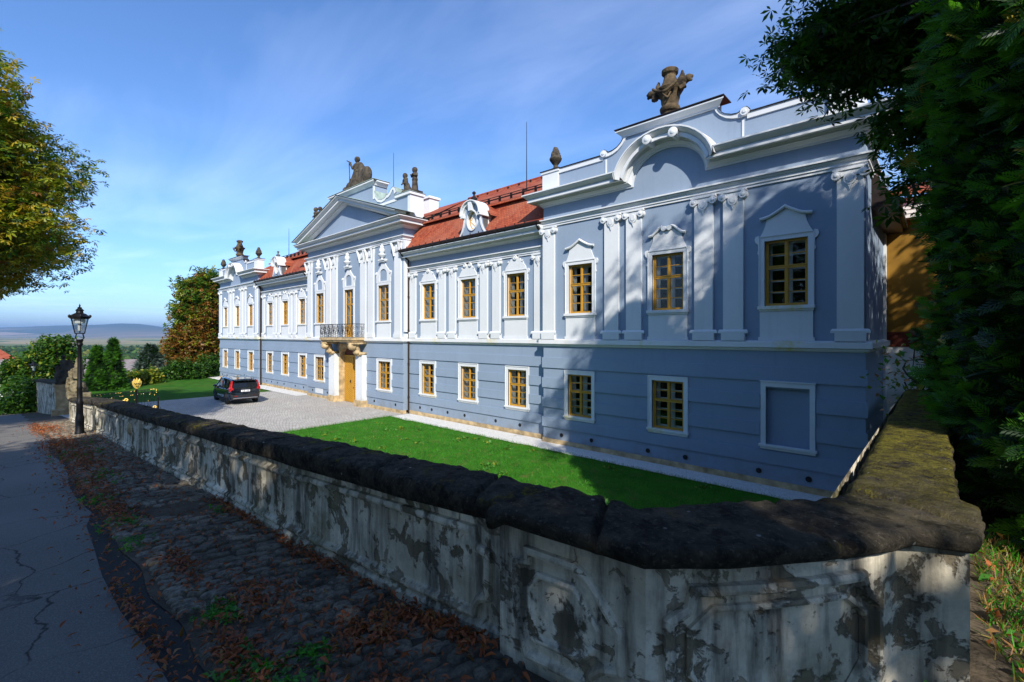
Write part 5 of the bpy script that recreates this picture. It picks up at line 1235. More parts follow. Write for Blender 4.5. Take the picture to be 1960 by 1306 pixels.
# coping: separate stones following the wall, rounded and eroded
OUT = [(-25.35, 1.70), (-18.6, 1.80), (-12.75, 1.89), (-8.7, 2.07), (-5, 2.10), (-2.08, 2.10), (-2.04, 1.98), (-1.02, 2.05), (-.72, 2.34), (-.40, 2.72), (-.14, 3.14), (-.08, 3.27), (.17, 3.36), (.20, 3.66), (.19, 4.02), (.11, 4.08), (.10, 7), (.10, 11.5)]
INN = [(-25.35, 2.32), (-18.6, 2.42), (-12.75, 2.50), (-8.7, 2.64), (-5, 2.66), (-2.35, 2.66), (-2.2, 2.66), (-1.36, 2.66), (-1.14, 2.94), (-.90, 3.22), (-.62, 3.52), (-.52, 3.66), (-.50, 3.72), (-.49, 3.9), (-.49, 4.0), (-.48, 4.3), (-.48, 7), (-.48, 11.5)]
def resample(A, B, step):
    o = []
    for (a, c), (p, q) in zip(zip(A, A[1:]), zip(B, B[1:])):
        L = max(math.hypot(c[0]-a[0], c[1]-a[1]), math.hypot(q[0]-p[0], q[1]-p[1])); n = max(1, int(L/step))
        for i in range(n): t = i/n; o.append(((a[0]+(c[0]-a[0])*t, a[1]+(c[1]-a[1])*t), (p[0]+(q[0]-p[0])*t, p[1]+(q[1]-p[1])*t)))
    o.append((A[-1], B[-1])); return o
rs = resample(OUT, INN, .032)
Vv = []; K = 26
cs = [0]
for a, c in zip(rs, rs[1:]): cs.append(cs[-1]+math.hypot((c[0][0]+c[1][0]-a[0][0]-a[1][0])/2, (c[0][1]+c[1][1]-a[0][1]-a[1][1])/2))
rj = random.Random(9); joints = []; s_ = .4
while s_ < cs[-1]: joints.append(s_); s_ += rj.uniform(.75, 1.35)
ja = np.array(joints)
prof = []      # (u across 0..1, z 0..1)
for i in range(K):
    t = i/(K-1)
    if t < .16: q = t/.16; prof.append((.035-.035*math.sin(q*math.pi/2), .0+.55*q))
    elif t < .38: q = (t-.16)/.22; prof.append((0+.07*(1-math.cos(q*math.pi/2)), .55+.39*math.sin(q*math.pi/2)))
    elif t < .78: q = (t-.38)/.40; prof.append((.07+.81*q, .94+.06*math.sin(q*math.pi)))
    else: q = (t-.78)/.22; prof.append((.88+.10*math.sin(q*math.pi/2), .94-.94*q))
def thick(x, y): return float(np.interp(x, [-25, -8.7, -5, -2.6, -2.05, -1.9], [.14, .165, .215, .18, .13, .105])) if y < 2.9 else .105
for (o_, i_), s in zip(rs, cs):
    jd = float(np.min(np.abs(ja-s))) if len(ja) else 1; jk = int(np.searchsorted(ja, s))
    hj = (math.sin(jk*12.9)*43758.5 % 1-.5)*.012; oj = (math.sin(jk*78.2)*9758.5 % 1-.5)*.012
    groove = max(0, 1-jd/.03)
    for (u, h) in prof:
        x = o_[0]+(i_[0]-o_[0])*u; y = o_[1]+(i_[1]-o_[1])*u; z = tz2(min(x, 1), y if y < 2.9 else 3.1)+h*(thick(x, y)+hj)+.012
        p = Vector((x, y, z)); nn = mnoise.fractal(p*4.2, 1.0, 2.0, 5)*.009+mnoise.fractal(p*13, 1.0, 2.0, 4)*.011-.004
        dx_, dy_ = i_[0]-o_[0], i_[1]-o_[1]; l = math.hypot(dx_, dy_)
        side = -1 if u < .2 else (1 if u > .8 else 0)
        out_n = nn+oj-groove*.03; e2 = mnoise.noise(p*2.1)*.015
        x += dx_/l*side*(out_n+e2); y += dy_/l*side*(out_n+e2); z += (nn+hj*.3-groove*.05)*(1 if h > .3 else .4)
        Vv.append((x, y, z))
nr = len(rs); Fv = [(i*K+j, (i+1)*K+j, (i+1)*K+j+1, i*K+j+1) for i in range(nr-1) for j in range(K-1)]+[(i*K+K-1, (i+1)*K+K-1, (i+1)*K, i*K) for i in range(nr-1)]
org = Vector((-2, 2.2, 2.7)); Vv = np.array(Vv)-np.array(org)
cp_ = np_mesh('coping', Vv, np.array(Fv), ['coping_stone'], parent=WALL, smooth=True)
b = MB(); b.add([tuple(v) for v in Vv[:K]], [tuple(range(K))]); b.add([tuple(v) for v in Vv[-K:]], [tuple(range(K-1, -1, -1))]); b.build('coping_end', 'coping_stone', cp_, world=False)

# second wall beyond the gate with its pier
W2 = thing('gate_wall', 'dark streaked wall with a sunlit stone pier beyond the gateway', 'wall', (-34, 2.2, 1.4))
b = MB(); pts = [(-34.6, 2.0), (-40, 1.72), (-50, 1.5)]; vs = []
for x, y in pts: zt = {-34.6: 2.05, -40: 1.85, -50: 1.3}[x]; vs += [(x, y, -2), (x, y, zt), (x, y+.5, zt), (x, y+.5, -2)]
b.add(vs, [(4*i+j, 4*i+4+j, 4*i+4+(j+1) % 4, 4*i+(j+1) % 4) for i in range(2) for j in range(4)]+[(8, 9, 10, 11)]); b.build('plaster_body', 'peeling_plaster', W2)
b = MB(); vs = []
for x, y in pts: zt = {-34.6: 2.05, -40: 1.85, -50: 1.3}[x]; vs += [(x, y-.1, zt), (x, y-.1, zt+.14), (x, y+.6, zt+.14), (x, y+.6, zt)]
b.add(vs, [(4*i+j, 4*i+4+j, 4*i+4+(j+1) % 4, 4*i+(j+1) % 4) for i in range(2) for j in range(4)]+[(8, 9, 10, 11)]); b.build('coping', 'coping_stone', W2)
b = MB(); b.box(-34.6, -34.0, 1.86, 2.46, .2, .95); b.box(-34.57, -34.02, 1.88, 2.44, .96, 1.5); b.box(-34.6, -34.0, 1.86, 2.46, 1.51, 2.02); b.box(-34.7, -33.92, 1.78, 2.54, 2.02, 2.15); b.box(-34.0, -33.5, 1.7, 2.2, .2, .85)
b.build('pier', 'sandstone', W2)
# gate statues
sx_, sy_ = -25.0, 2.0; zt = 2.36
def gst(b):
    b.box(sx_-.40, sx_+.42, sy_-.32, sy_+.36, zt-.1, zt+.12); b.ball((sx_+.12, sy_, zt+.32), (.30, .26, .30)); b.ball((sx_-.15, sy_+.05, zt+.22), (.26, .26, .2))
    figure(b, sx_-.08, sy_+.05, zt+.48, 1.12, seated=True, robe=False, lean=.5, arms=((-.16, -.05, -.15, .0, -.2, -.22), (.17, -.05, -.05, .22, -.1, .12)))
    b.tube([(sx_+.25, sy_, zt+.7), (sx_+.3, sy_-.02, zt+1.0), (sx_+.22, sy_, zt+1.3)], [.16, .13, .10], 8); b.tube([(sx_-.2, sy_-.2, zt+.7), (sx_-.38, sy_-.25, zt+.3), (sx_-.4, sy_-.2, zt+.1)], [.11, .09, .08], 8)
statue('gate_statue', 'mossy seated stone figure on a boulder at the near end of the gateway', gst, 'gate_statue_stone', .025, .018, 'stone figures flanking the gate')
s2x, s2y, z2 = -34.3, 2.2, 2.15
def gst2(b):
    b.box(s2x-.4, s2x+.4, s2y-.35, s2y+.35, z2-.02, z2+.14); b.ball((s2x, s2y, z2+.4), (.42, .4, .4)); figure(b, s2x-.05, s2y, z2+.42, 1.2, seated=True, robe=False, lean=-.2)
    b.tube([(s2x, s2y+.1, z2+1.2), (s2x+.2, s2y+.2, z2+.7), (s2x+.25, s2y+.1, z2+.1)], [.2, .3, .34], 10)
statue('gate_statue', 'dark stone figure on the far pier of the gateway', gst2, 'statue_stone', .03, .018, 'stone figures flanking the gate')
# wrought iron gate leaf, swung open, with gilded crest
G_ = thing('iron_gate', 'open black wrought iron gate leaf with gilded flowers and a golden crest', 'gate', (-26, 2.4, 1.1))
gx = -26.0; y0, y1 = 2.4, 4.75
def gtop(y): return 2.20+(y-y0)*.05
def gbot(y): return 1.25-(y-y0)*.22
b = MB()
b.tube([(gx, y0, gbot(y0)), (gx, y0, gtop(y0)+.1)], .03, 6); b.tube([(gx, y1, gbot(y1)-.1), (gx, y1, gtop(y1)-.35)], .03, 6)
b.tube([(gx, y0, gtop(y0)), (gx, 4.5, gtop(4.5))], .016, 5); b.tube([(gx, y0, gtop(y0)-.16), (gx, 4.5, gtop(4.5)-.12)], .014, 5); b.tube([(gx, y0, gbot(y0)+.1), (gx, y1, gbot(y1)+.1)], .018, 5)
b.tube([(gx, 4.5, gtop(4.5)), (gx, 4.52, gtop(4.5)-.1), (gx, 4.6, gtop(4.5)-.25), (gx, y1, gtop(y1)-.3)], .014, 5)
b.tube([(gx, 3.98, gbot(3.98)), (gx, 3.98, 2.85)], .035, 6)
for i in range(21):
    y = y0+.1+i*.11; b.tube([(gx, y, gbot(y)+.1), (gx, y, gtop(y)-(.0 if y < 4.45 else .3))], .008, 4)
for i in range(7):
    y = y0+.2+i*.34; spiral(b, (gx, y, gbot(y)+.42), .13, 'y', 1, 1.4, .010, 16); spiral(b, (gx, y+.1, gbot(y)+.72), .10, 'y', 1, 1.4, .009, 14, -1)
b.build('ironwork', 'black_iron', G_)
b = MB(); rr = random.Random(3)
for i in range(46):
    y = y0+.1+rr.random()*2.2; z = gtop(y)+rr.choice([0, 0, -.16, -.3*rr.random(), -.6*rr.random()]); b.ball((gx+.02, y, z), rr.uniform(.010, .018), 6, 4)
for y, z in ((3.1, 1.98), (3.55, 1.86), (3.62, 1.92), (4.55, 1.35), (4.62, 1.5), (4.35, 1.42)):
    for q in range(6): a = q*math.pi/3; b.ball((gx+.02, y+.05*math.cos(a), z+.05*math.sin(a)), (.018, .035, .03), 6, 4)
b.build('gilded_flowers', 'gold', G_)
b = MB(); yc_, zc_ = 3.98, 2.60; shp = [(0, -.24), (.10, -.16), (.16, -.02), (.17, .10), (.13, .13), (.11, .20), (.06, .16), (0, .23)]
pl_ = [(yc_+a, zc_+z) for a, z in shp]+[(yc_-a, zc_+z) for a, z in shp[-2:0:-1]]
n = len(pl_); b.add([(gx+.06, p[0], p[1]) for p in pl_]+[(gx-.02, p[0], p[1]) for p in pl_]+[(gx+.09, yc_, zc_)], [(i, (i+1) % n, 2*n) for i in range(n)]+[(i, n+i, n+(i+1) % n, (i+1) % n) for i in range(n)]+[tuple(range(2*n-1, n-1, -1))])
for i in (-1, 0, 1): b.ball((gx+.03, yc_+i*.09, zc_+.19+(.04 if i == 0 else 0)), (.02, .025, .03), 8, 6)
cr_ = b.build('crest', 'gold', G_)
b = MB()
for cy, cz, r_ in ((yc_-.06, zc_+.03, .038), (yc_+.06, zc_+.03, .038), (yc_, zc_-.09, .038)): b.tube([(gx+.105, cy+r_*math.cos(R(a)), cz+r_*math.sin(R(a))) for a in range(170, 371, 20)], .011, 5)
b.build('crest_mark', 'black_iron', cr_)

# street lamps
def lamp(x, y, z, h, label):
    T = thing('street_lamp', label, 'street lamp', (x, y, z), 'street lamps along the road'); b = MB()
    k = h/3.82
    b.lathe([(.115, 0), (.115, .10), (.10, .14), (.10, .55), (.085, .62), (.078, .7), (.078, .95), (.092, 1.0), (.07, 1.06), (.062, 1.4), (.075, 1.45), (.058, 1.5), (.052, 2.3), (.046, 2.72), (.08, 2.78), (.062, 2.84), (.085, 2.90), (.045, 2.93)], (0, 0, 0), 12)
    b.build('post', 'black_iron', T, world=False, auto=40)
    c = MB()
    for a in range(4):
        q = R(a*90+45); cx_, sx1 = math.cos(q), math.sin(q); c.tube([(.08*cx_, .08*sx1, 2.9), (.17*cx_, .17*sx1, 2.98), (.13*cx_, .13*sx1, 3.08), (.15*cx_, .15*sx1, 3.12)], .012, 5)
    for a in range(6):
        q = R(a*60); c.tube([(.155*math.cos(q), .155*math.sin(q), 3.12), (.27*math.cos(q), .27*math.sin(q), 3.58)], .013, 4)
    c.lathe([(.165, 3.10), (.165, 3.13)], (0, 0, 0), 6); c.lathe([(.30, 3.56), (.33, 3.60), (.30, 3.63)], (0, 0, 0), 6)
    c.lathe([(.31, 3.62), (.20, 3.70), (.11, 3.74), (.10, 3.80), (.13, 3.82), (.06, 3.88), (.07, 3.90), (.02, 3.93), (.03, 3.97), (.005, 4.02)], (0, 0, 0), 12)
    for a in range(6): q = R(a*60); c.ball((.33*math.cos(q), .33*math.sin(q), 3.64), (.035, .035, .05), 6, 5)
    lt = c.build('lantern', 'black_iron', T, world=False)
    lt.scale = (.78, .78, 1)
    g = MB(); g.lathe([(.15, 3.14), (.262, 3.56)], (0, 0, 0), 6); g.build('lantern_glass', 'lamp_glass', lt, world=False)
    g = MB(); g.lathe([(.16, 3.42), (.16, 3.56)], (0, 0, 0), 12); g.lathe([(.05, 3.2), (.06, 3.4)], (0, 0, 0), 8); g.build('lamp_fitting', 'white_paint', lt, world=False)
    T.scale = (1, 1, k*3.82/4.02); return T
m = NT('lamp_glass'); t = m.n('ShaderNodeBsdfTransparent'); t.inputs[0].default_value = (.8, .85, .86, 1); s = m.n('ShaderNodeMixShader'); s.inputs[0].default_value = .25; gq = m.n('ShaderNodeBsdfGlossy'); gq.inputs['Roughness'].default_value = .1
m.l(t.outputs[0], s.inputs[1]); m.l(gq.outputs[0], s.inputs[2]); m.l(s.outputs[0], m.o.inputs[0])
lamp(-18.5, 1.52, gz(-18.5)-.02, 3.84, 'tall black street lamp with a glass lantern standing against the wall')
lamp(-49.7, 1.55, gz(-49.7), 3.84, 'distant black street lamp beyond the gateway, its lantern against the tree')
# ---------------------------------------------------------------- vegetation
def tmpl(kind):
    if kind == 'chestnut':      # five leaflets
        V = []; F = []
        for a, L in ((-95, .62), (-48, .88), (0, 1.), (48, .88), (95, .62)):
            ca, sa = math.cos(R(a)), math.sin(R(a)); o = len(V)
            for u, w, z in ((.06, 0, 0), (.62, .15, -.06), (1., 0, -.20), (.62, -.15, -.06)): V.append((L*(u*ca-w*sa), L*(u*sa+w*ca), z*L))
            F.append((o, o+1, o+2, o+3))
        return np.array(V), np.array(F)
    if kind == 'leaf': return np.array([(0, 0, 0), (.55, .28, .05), (1, 0, -.1), (.5, -.28, .05)]), np.array([(0, 1, 2, 3)])
    if kind == 'cluster':       # small twig of leaves
        V = []; F = []; r = random.Random(4)
        for i in range(5):
            a = i*2.4; o = len(V); t = .25*i/5; ca, sa = math.cos(a), math.sin(a); L = .55
            for u, w, z in ((0, 0, 0), (.55, .2, .05), (1., 0, -.15), (.5, -.2, .0)): V.append((t+L*(u*ca-w*sa), L*(u*sa+w*ca), z*L+r.uniform(-.1, .1)))
            F.append((o, o+1, o+2, o+3))
        return np.array(V), np.array(F)
    if kind == 'spray':         # flat scaly conifer spray
        V = []; F = []
        def q(x0, y0, a, L, w):
            ca, sa = math.cos(a), math.sin(a); o = len(V)
            for u, ww in ((0, 0), (.6, w), (1, 0), (.6, -w)): V.append((x0+L*u*ca-ww*sa, y0+L*u*sa+ww*ca, -.25*(x0+L*u*ca)**2))
            F.append((o, o+1, o+2, o+3))
        q(0, 0, 0, 1, .03)
        for i, t in enumerate((.12, .26, .40, .54, .68, .82)):
            for s in (-1, 1): q(t, 0, s*.7, .50*(1-t*.6), .042)
        return np.array(V), np.array(F)
    if kind == 'dead':      # narrow curled leaflet
        V = []; 
        for u, w, z in ((0, .01, .0), (.3, .13, .10), (.65, .17, .20), (1., .02, .10)): V += [(u, -w, z+w*.9), (u, 0, z), (u, w, z+w*.7)]
        F = [(3*j+m_, 3*j+m_+1, 3*j+m_+4, 3*j+m_+3) for j in range(3) for m_ in (0, 1)]
        return np.array(V), np.array(F)
    if kind == 'blade': return np.array([(0, -.035, 0), (0, .035, 0), (.25, .02, .7), (.45, 0, 1.)]), np.array([(0, 1, 2, 3)])
def scatter(name, kind, pos, size, mats, mi, parent=None, rng=None, up=None, tilt=.6, org=(0, 0, 0), yaw=None, pitch=None, szv=.35, roll=None):
    """leaves at pos (n,3). up: preferred normal (n,3) or None for z"""
    T, F = tmpl(kind); n = len(pos); rng = rng or np.random.default_rng(1)
    yw = rng.uniform(0, 2*math.pi, n) if yaw is None else yaw
    if pitch is None: pt = rng.normal(-.25, tilt, n); rl = rng.normal(0, tilt, n)
    else: pt = pitch+rng.normal(0, tilt, n); rl = rng.normal(0, tilt*.8, n)
    if roll is not None: rl = roll
    cy, sy = np.cos(yw), np.sin(yw); cp, sp = np.cos(pt), np.sin(pt); cr_, sr = np.cos(rl), np.sin(rl)
    ex = np.stack([cy*cp, sy*cp, sp], 1); ey0 = np.stack([-sy, cy, np.zeros(n)], 1); ez0 = np.cross(ex, ey0)
    ey = ey0*cr_[:, None]+ez0*sr[:, None]; ez = np.cross(ex, ey)
    s = (size*rng.uniform(1-szv, 1+szv, n))[:, None, None]
    V = (T[None, :, 0:1]*ex[:, None]+T[None, :, 1:2]*ey[:, None]+T[None, :, 2:3]*ez[:, None])*s+np.asarray(pos)[:, None]-np.array(org)
    k = len(T); FF = (F[None]+(np.arange(n)*k)[:, None, None]).reshape(-1, F.shape[1])
    m_ = np.repeat(np.asarray(mi), len(F)) if mi is not None else None
    return np_mesh(name, V.reshape(-1, 3), FF, mats, m_, parent)
def blob_pts(rng, blobs, n, shell=.5, nf=1.6, na=.28):
    w = np.array([(b_[3]*b_[4]*b_[5])**.75*(b_[6] if len(b_) > 6 else 1) for b_ in blobs]); w /= w.sum(); P_ = []; Bi = rng.choice(len(blobs), n, p=w)
    for i in Bi:
        cx_, cy_, cz_, rx, ry, rz_ = blobs[i][:6]; d = rng.normal(size=3); d /= np.linalg.norm(d)
        e = 1-na+na*1.6*(mnoise.noise(Vector(d*nf)+Vector((cx_, cy_, cz_)))+.45)
        q = rng.uniform(shell**3, 1)**(1/3)*e; P_.append((cx_+d[0]*rx*q, cy_+d[1]*ry*q, cz_+d[2]*rz_*q))
    return np.array(P_)
def tree(name, label, base, blobs, ncl, per, kind, size, mats, probs, trunk_r=.3, seed=1, clr=.55, group=None, cat='tree', shell=.45, tilt=.55, bark='bark', htop=None, flat=.5, colf=None, twig=True, na=.28, bare=0):
    rng = np.random.default_rng(seed); T = thing(name, label, cat, base, group); bx_, by, bz = base
    zt = htop or max(b_[2]+b_[5]*.55 for b_ in blobs); zb_ = min(b_[2]-b_[5]*.5 for b_ in blobs)
    cen = np.mean([(b_[0], b_[1]) for b_ in blobs[:1]], 0)
    npt = 9; tp_ = []
    for i in range(npt):
        t = i/(npt-1); tp_.append(np.array((bx_+(cen[0]-bx_)*t+.25*math.sin(t*5+seed)*t, by+(cen[1]-by)*t+.25*math.cos(t*4+seed)*t, bz-.1+(zt-bz+.1)*t)))
    b = MB(); b.tube([tuple(p) for p in tp_], [trunk_r*(1.35 if i == 0 else 1-.86*i/(npt-1)) for i in range(npt)], 10)
    cl = blob_pts(rng, blobs, ncl, shell, na=na)
    nl = max(6, ncl//10); lid = rng.choice(len(cl), nl, replace=False); nodes = []
    for i in lid:
        e = cl[i]; t = np.clip((e[2]-bz)/(zt-bz)*rng.uniform(.45, .8), .18, .92); k = t*(npt-1); a = tp_[int(k)]+(tp_[min(int(k)+1, npt-1)]-tp_[int(k)])*(k-int(k))
        m1 = a+(e-a)*.4+np.array((0, 0, .08*np.linalg.norm(e-a)))+rng.normal(0, .15, 3); m2 = a+(e-a)*.75+rng.normal(0, .2, 3)+np.array((0, 0, .05*np.linalg.norm(e-a)))
        r0 = trunk_r*.36*(1-t*.5); b.tube([tuple(a), tuple(m1), tuple(m2), tuple(e)], [r0, r0*.65, r0*.4, .015], 6)
        nodes += [(a+m1)/2, m1, (m1+m2)/2, m2, e]
    if twig:
        N = np.array(nodes)
        for i in range(len(cl)):
            d = np.linalg.norm(N-cl[i], axis=1)+.6*np.maximum(0, N[:, 2]-cl[i][2]); j = int(np.argmin(d)); a = N[j]; e = cl[i]
            if np.linalg.norm(e-a) > .1: b.tube([tuple(a), tuple((a+e)/2+rng.normal(0, .1, 3)), tuple(e)], [.028, .018, .006], 4)
    for i in range(bare):
        e = cl[rng.integers(len(cl))]; d = (e-np.array(blobs[0][:3])); d /= np.linalg.norm(d); d[2] = abs(d[2])*.6+.3
        q = e+d*rng.uniform(.8, 1.6); b.tube([tuple(e), tuple((e+q)/2+rng.normal(0, .08, 3)), tuple(q)], [.02, .014, .004], 4)
        for _ in range(3): s_ = e+(q-e)*rng.uniform(.3, .8); b.tube([tuple(s_), tuple(s_+d*.3+rng.normal(0, .16, 3))], [.01, .003], 3)
    b.build('trunk', bark, T)
    cc_ = np.clip(rng.normal(size=(ncl, per, 3)), -1.7, 1.7)*clr; cc_[:, :, 2] *= flat; pos = (cl[:, None]+cc_); 
    pr = np.tile(np.array(probs, float), (ncl, 1)) if colf is None else np.array([colf(c) for c in cl], float)
    pr = pr*rng.uniform(.25, 1.75, pr.shape); pr /= pr.sum(1, keepdims=True); cm = pr.cumsum(1)
    u = rng.uniform(size=(ncl, per)); mi = (u[:, :, None] > cm[:, None, :]).sum(2).clip(0, len(mats)-1)
    scatter('crown', kind, pos.reshape(-1, 3), size, mats, mi.ravel(), T, rng, tilt=tilt, org=base)
    return T
LM = ['leaf_green', 'leaf_dark', 'leaf_olive', 'leaf_yellow', 'leaf_brown']
# the big chestnut at the left of the road, turning yellow
def lc(c):
    t = float(np.clip((c[2]-9)/9, 0, 1)); n_ = mnoise.noise(Vector(c)*.35)
    y = max(0, .25+.75*t+n_*.9)
    return (.30, .05, .7+y*.9, .24+y*.7, .04+.16*max(0, n_+.3))
tree('chestnut_tree', 'big chestnut tree turning yellow beside the road, bare twigs at its crown', (-27.5, -7.5, gz(-27.5)),
     [(-27, -4.3, 10.8, 6.6, 6.4, 5.0), (-27, -1.9, 8.4, 4.6, 4.1, 2.5), (-27, -2.6, 12.4, 4.0, 3.4, 2.8), (-30, -6.0, 13.0, 4.5, 4.0, 3.0)], 1300, 85, 'chestnut', .25, LM, None, .5, 11, .62, shell=.35, colf=lc, bare=60, flat=.42, tilt=.4)
# chestnut on the right whose boughs hang into the picture and shade the palace corner
tree('chestnut_tree', 'dark chestnut whose leafy boughs hang over the near palace corner', (9.5, 5.0, 2.85),
     [(7.6, 5.2, 16.0, 4.6, 4.2, 4.8, .42), (-1.55, 10.0, 9.9, .62, .5, .5, 9), (-.95, 10.0, 9.75, .8, .6, .75, 9), (-.2, 10, 9.75, .7, .6, .9, 9), (-.30, 9.9, 8.1, .2, .35, .7, 10), (.45, 9.9, 9.3, .7, .7, 1.8, 8), (-.2, 9.8, 6.9, .2, .25, .4, 9), (-.6, 9.6, 11.2, 1.6, 1.0, 1.0, 2), (9.5, 4, 15.5, 3.2, 3.2, 3.2, .5)], 640, 28, 'chestnut', .19, ['leaf_green', 'leaf_dark'], (.6, .4), .45, 5, .28, shell=.3, flat=.8, tilt=.5)
# roadside chestnuts behind the photographer: their shade falls on the road and the wall
sh = tree('chestnut_tree', 'roadside chestnut behind the viewpoint, first of the row, shading road and wall', (5.5, -6.0, 2.8), [(5.5, -6, 10.2, 5.4, 4.0, 4.6), (5.5, -6, 7.0, 4.2, 3.4, 2.4)], 270, 29, 'cluster', .50, ['leaf_green', 'leaf_dark'], (.6, .4), .42, 21, .75, group='chestnuts lining the road behind the viewpoint', shell=.2, twig=False)
for i, (x, y, r_, s_) in enumerate(((17.5, -6.0, 1.2, 1.05), (-3.2, -7.2, 2.2, 1.0), (23.5, -6.5, 3.1, 1.15), (7.6, 12.6, 4.0, 1.05), (9.5, 19.5, 5.0, 1.15), (-12.5, -14.0, 2.0, 1.0))):
    copytree(sh, loc=(x, y, gz(x)), rz=r_, scale=(s_, s_, s_), label=['roadside chestnut behind the viewpoint, second of the row', 'roadside chestnut behind the viewpoint, beside the lit road patches', 'roadside chestnut behind the viewpoint, last of the row', 'chestnut beyond the picture edge shading the palace corner', 'chestnut beside the ochre house beyond the picture edge', 'chestnut set back from the road behind the lit wall panel'][i])

# thuja hedge trees at the right
def thuja(label, base, r, h, n, seed, mats=('thuja_green', 'thuja_dark', 'thuja_gold'), size=.215, lean=0):
    rng = np.random.default_rng(seed); T = thing('thuja_tree', label, 'tree', base, 'dense thujas beside the garden wall')
    u = rng.uniform(0, 1, n)**1.15; th = rng.uniform(0, 2*math.pi, n); z = u*h
    env = r*(1-(u)**2.6)**.6*(.86+.14*np.minimum(1, u*9)); P0 = []
    lump = np.array([mnoise.noise(Vector((math.cos(a)*1.6, math.sin(a)*1.6, zz*.75+seed)))+.6*mnoise.noise(Vector((math.cos(a)*4, math.sin(a)*4, zz*2.0))) for a, zz in zip(th, z)])
    q = env*(1+.36*lump)*rng.uniform(.90, 1.04, n)
    pos = np.stack([base[0]+q*np.cos(th), base[1]+q*np.sin(th), base[2]+.1+z], 1)
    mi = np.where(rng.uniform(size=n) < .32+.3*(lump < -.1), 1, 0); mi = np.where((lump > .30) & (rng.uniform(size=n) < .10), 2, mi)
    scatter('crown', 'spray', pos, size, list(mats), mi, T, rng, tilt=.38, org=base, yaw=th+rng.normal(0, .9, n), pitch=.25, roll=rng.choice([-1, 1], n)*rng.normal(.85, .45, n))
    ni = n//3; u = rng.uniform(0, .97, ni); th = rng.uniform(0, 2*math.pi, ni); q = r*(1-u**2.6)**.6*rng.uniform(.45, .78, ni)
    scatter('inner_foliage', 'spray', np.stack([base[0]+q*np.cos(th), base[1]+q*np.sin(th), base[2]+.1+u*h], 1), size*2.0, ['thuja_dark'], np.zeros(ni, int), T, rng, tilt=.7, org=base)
    b = MB(); b.tube([(base[0], base[1], base[2]-.2), (base[0]+.05, base[1], base[2]+h*.5), (base[0], base[1], base[2]+h*.92)], [.16, .1, .02], 8)
    for i in range(40): a = i*2.4; zz = base[2]+.3+h*.85*i/40; b.tube([(base[0], base[1], zz), (base[0]+r*.7*math.cos(a), base[1]+r*.7*math.sin(a), zz+.5)], [.03, .008], 4)
    b.build('trunk', 'bark', T); return T
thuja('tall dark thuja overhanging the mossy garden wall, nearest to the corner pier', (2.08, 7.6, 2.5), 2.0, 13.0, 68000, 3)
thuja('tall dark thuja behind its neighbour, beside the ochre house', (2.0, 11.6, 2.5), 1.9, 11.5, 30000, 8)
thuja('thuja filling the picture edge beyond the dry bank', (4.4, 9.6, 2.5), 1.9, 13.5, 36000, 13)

# far vegetation
tree('autumn_tree', 'tall tree behind the palace end, green above and rusty brown below', (-66, 15.9, -1.0), [(-66, 16.3, 5.6, 2.9, 2.8, 5.4), (-65.6, 16.6, 9.6, 2.3, 2.4, 2.9), (-65.5, 15.2, 2.4, 2.4, 2.3, 3.2)], 330, 55, 'cluster', .62,
     ['leaf_rust', 'leaf_brown', 'leaf_olive', 'leaf_green'], None, .4, 31, .75, colf=lambda c: (.5, .45, .22, .1) if c[2]+1.2*mnoise.noise(Vector(c)*.3)*4 < 7.6 else (.05, .12, .5, .5), shell=.2, bark='bark_pale')
tree('autumn_tree', 'dark green tree top behind the far pavilion', (-66, 22, -1.0), [(-66, 21.5, 8.0, 4.0, 4.0, 4.6)], 150, 55, 'cluster', .65, ['leaf_green', 'leaf_dark', 'leaf_olive'], (.5, .4, .3), .4, 32, .8, shell=.2)
tree('young_tree', 'leafy green tree behind the gate wall, left of the near lamp', (-55, 2.5, -1.5), [(-55, 2.6, 1.8, 2.3, 2.0, 2.0), (-55, 2.9, 3.6, 1.4, 1.2, 1.2), (-54.5, .9, 1.6, 1.6, 1.3, 1.5)], 190, 60, 'leaf', .30, ['leaf_green', 'leaf_dark', 'leaf_olive'], (.75, .25, .12), .18, 33, .5, shell=.2)
thj = dict(size=.5)
def cone(label, base, r, h, n, seed, mats, name='conifer', cat='tree', kind='spray', size=.32, pw=1.0):
    rng = np.random.default_rng(seed); T = thing(name, label, cat, base); u = rng.uniform(0, 1, n)**1.3; th = rng.uniform(0, 2*math.pi, n)
    lump = np.array([mnoise.noise(Vector((math.cos(a)*2, math.sin(a)*2, zz*5+seed))) for a, zz in zip(th, u)])
    q = r*(1-u)**pw*np.minimum(1, .6+u*4)*(1+.3*lump)*rng.uniform(.6, 1.02, n); pos = np.stack([base[0]+q*np.cos(th), base[1]+q*np.sin(th), base[2]+u*h], 1)
    scatter('crown', kind, pos, size, mats, np.where(lump+rng.normal(0, .25, n) < -.05, 1, 0) if len(mats) > 1 else np.zeros(n, int), T, rng, tilt=.5, org=base, yaw=th, pitch=.2)
    b = MB(); b.tube([(base[0], base[1], base[2]-.3), (base[0], base[1], base[2]+h*.9)], [.14, .03], 6); b.build('trunk', 'bark', T); return T
cone('left one of two dark green conical thujas in front of the barn roof', (-53.0, 5.45, -.4), .85, 4.1, 5000, 41, ['thuja_green', 'thuja_dark'], 'conical_thuja', pw=.85)
cone('taller right one of two dark green conical thujas in front of the barn roof', (-52.5, 6.45, -.4), .95, 4.7, 5600, 42, ['thuja_green', 'thuja_dark'], 'conical_thuja', pw=.85)
cone('rounded blue-grey spruce beside the rusty tree', (-62.5, 10.7, -1.0), 1.7, 4.6, 7000, 43, ['spruce_blue', 'thuja_dark'], 'blue_spruce', size=.38, pw=.6)
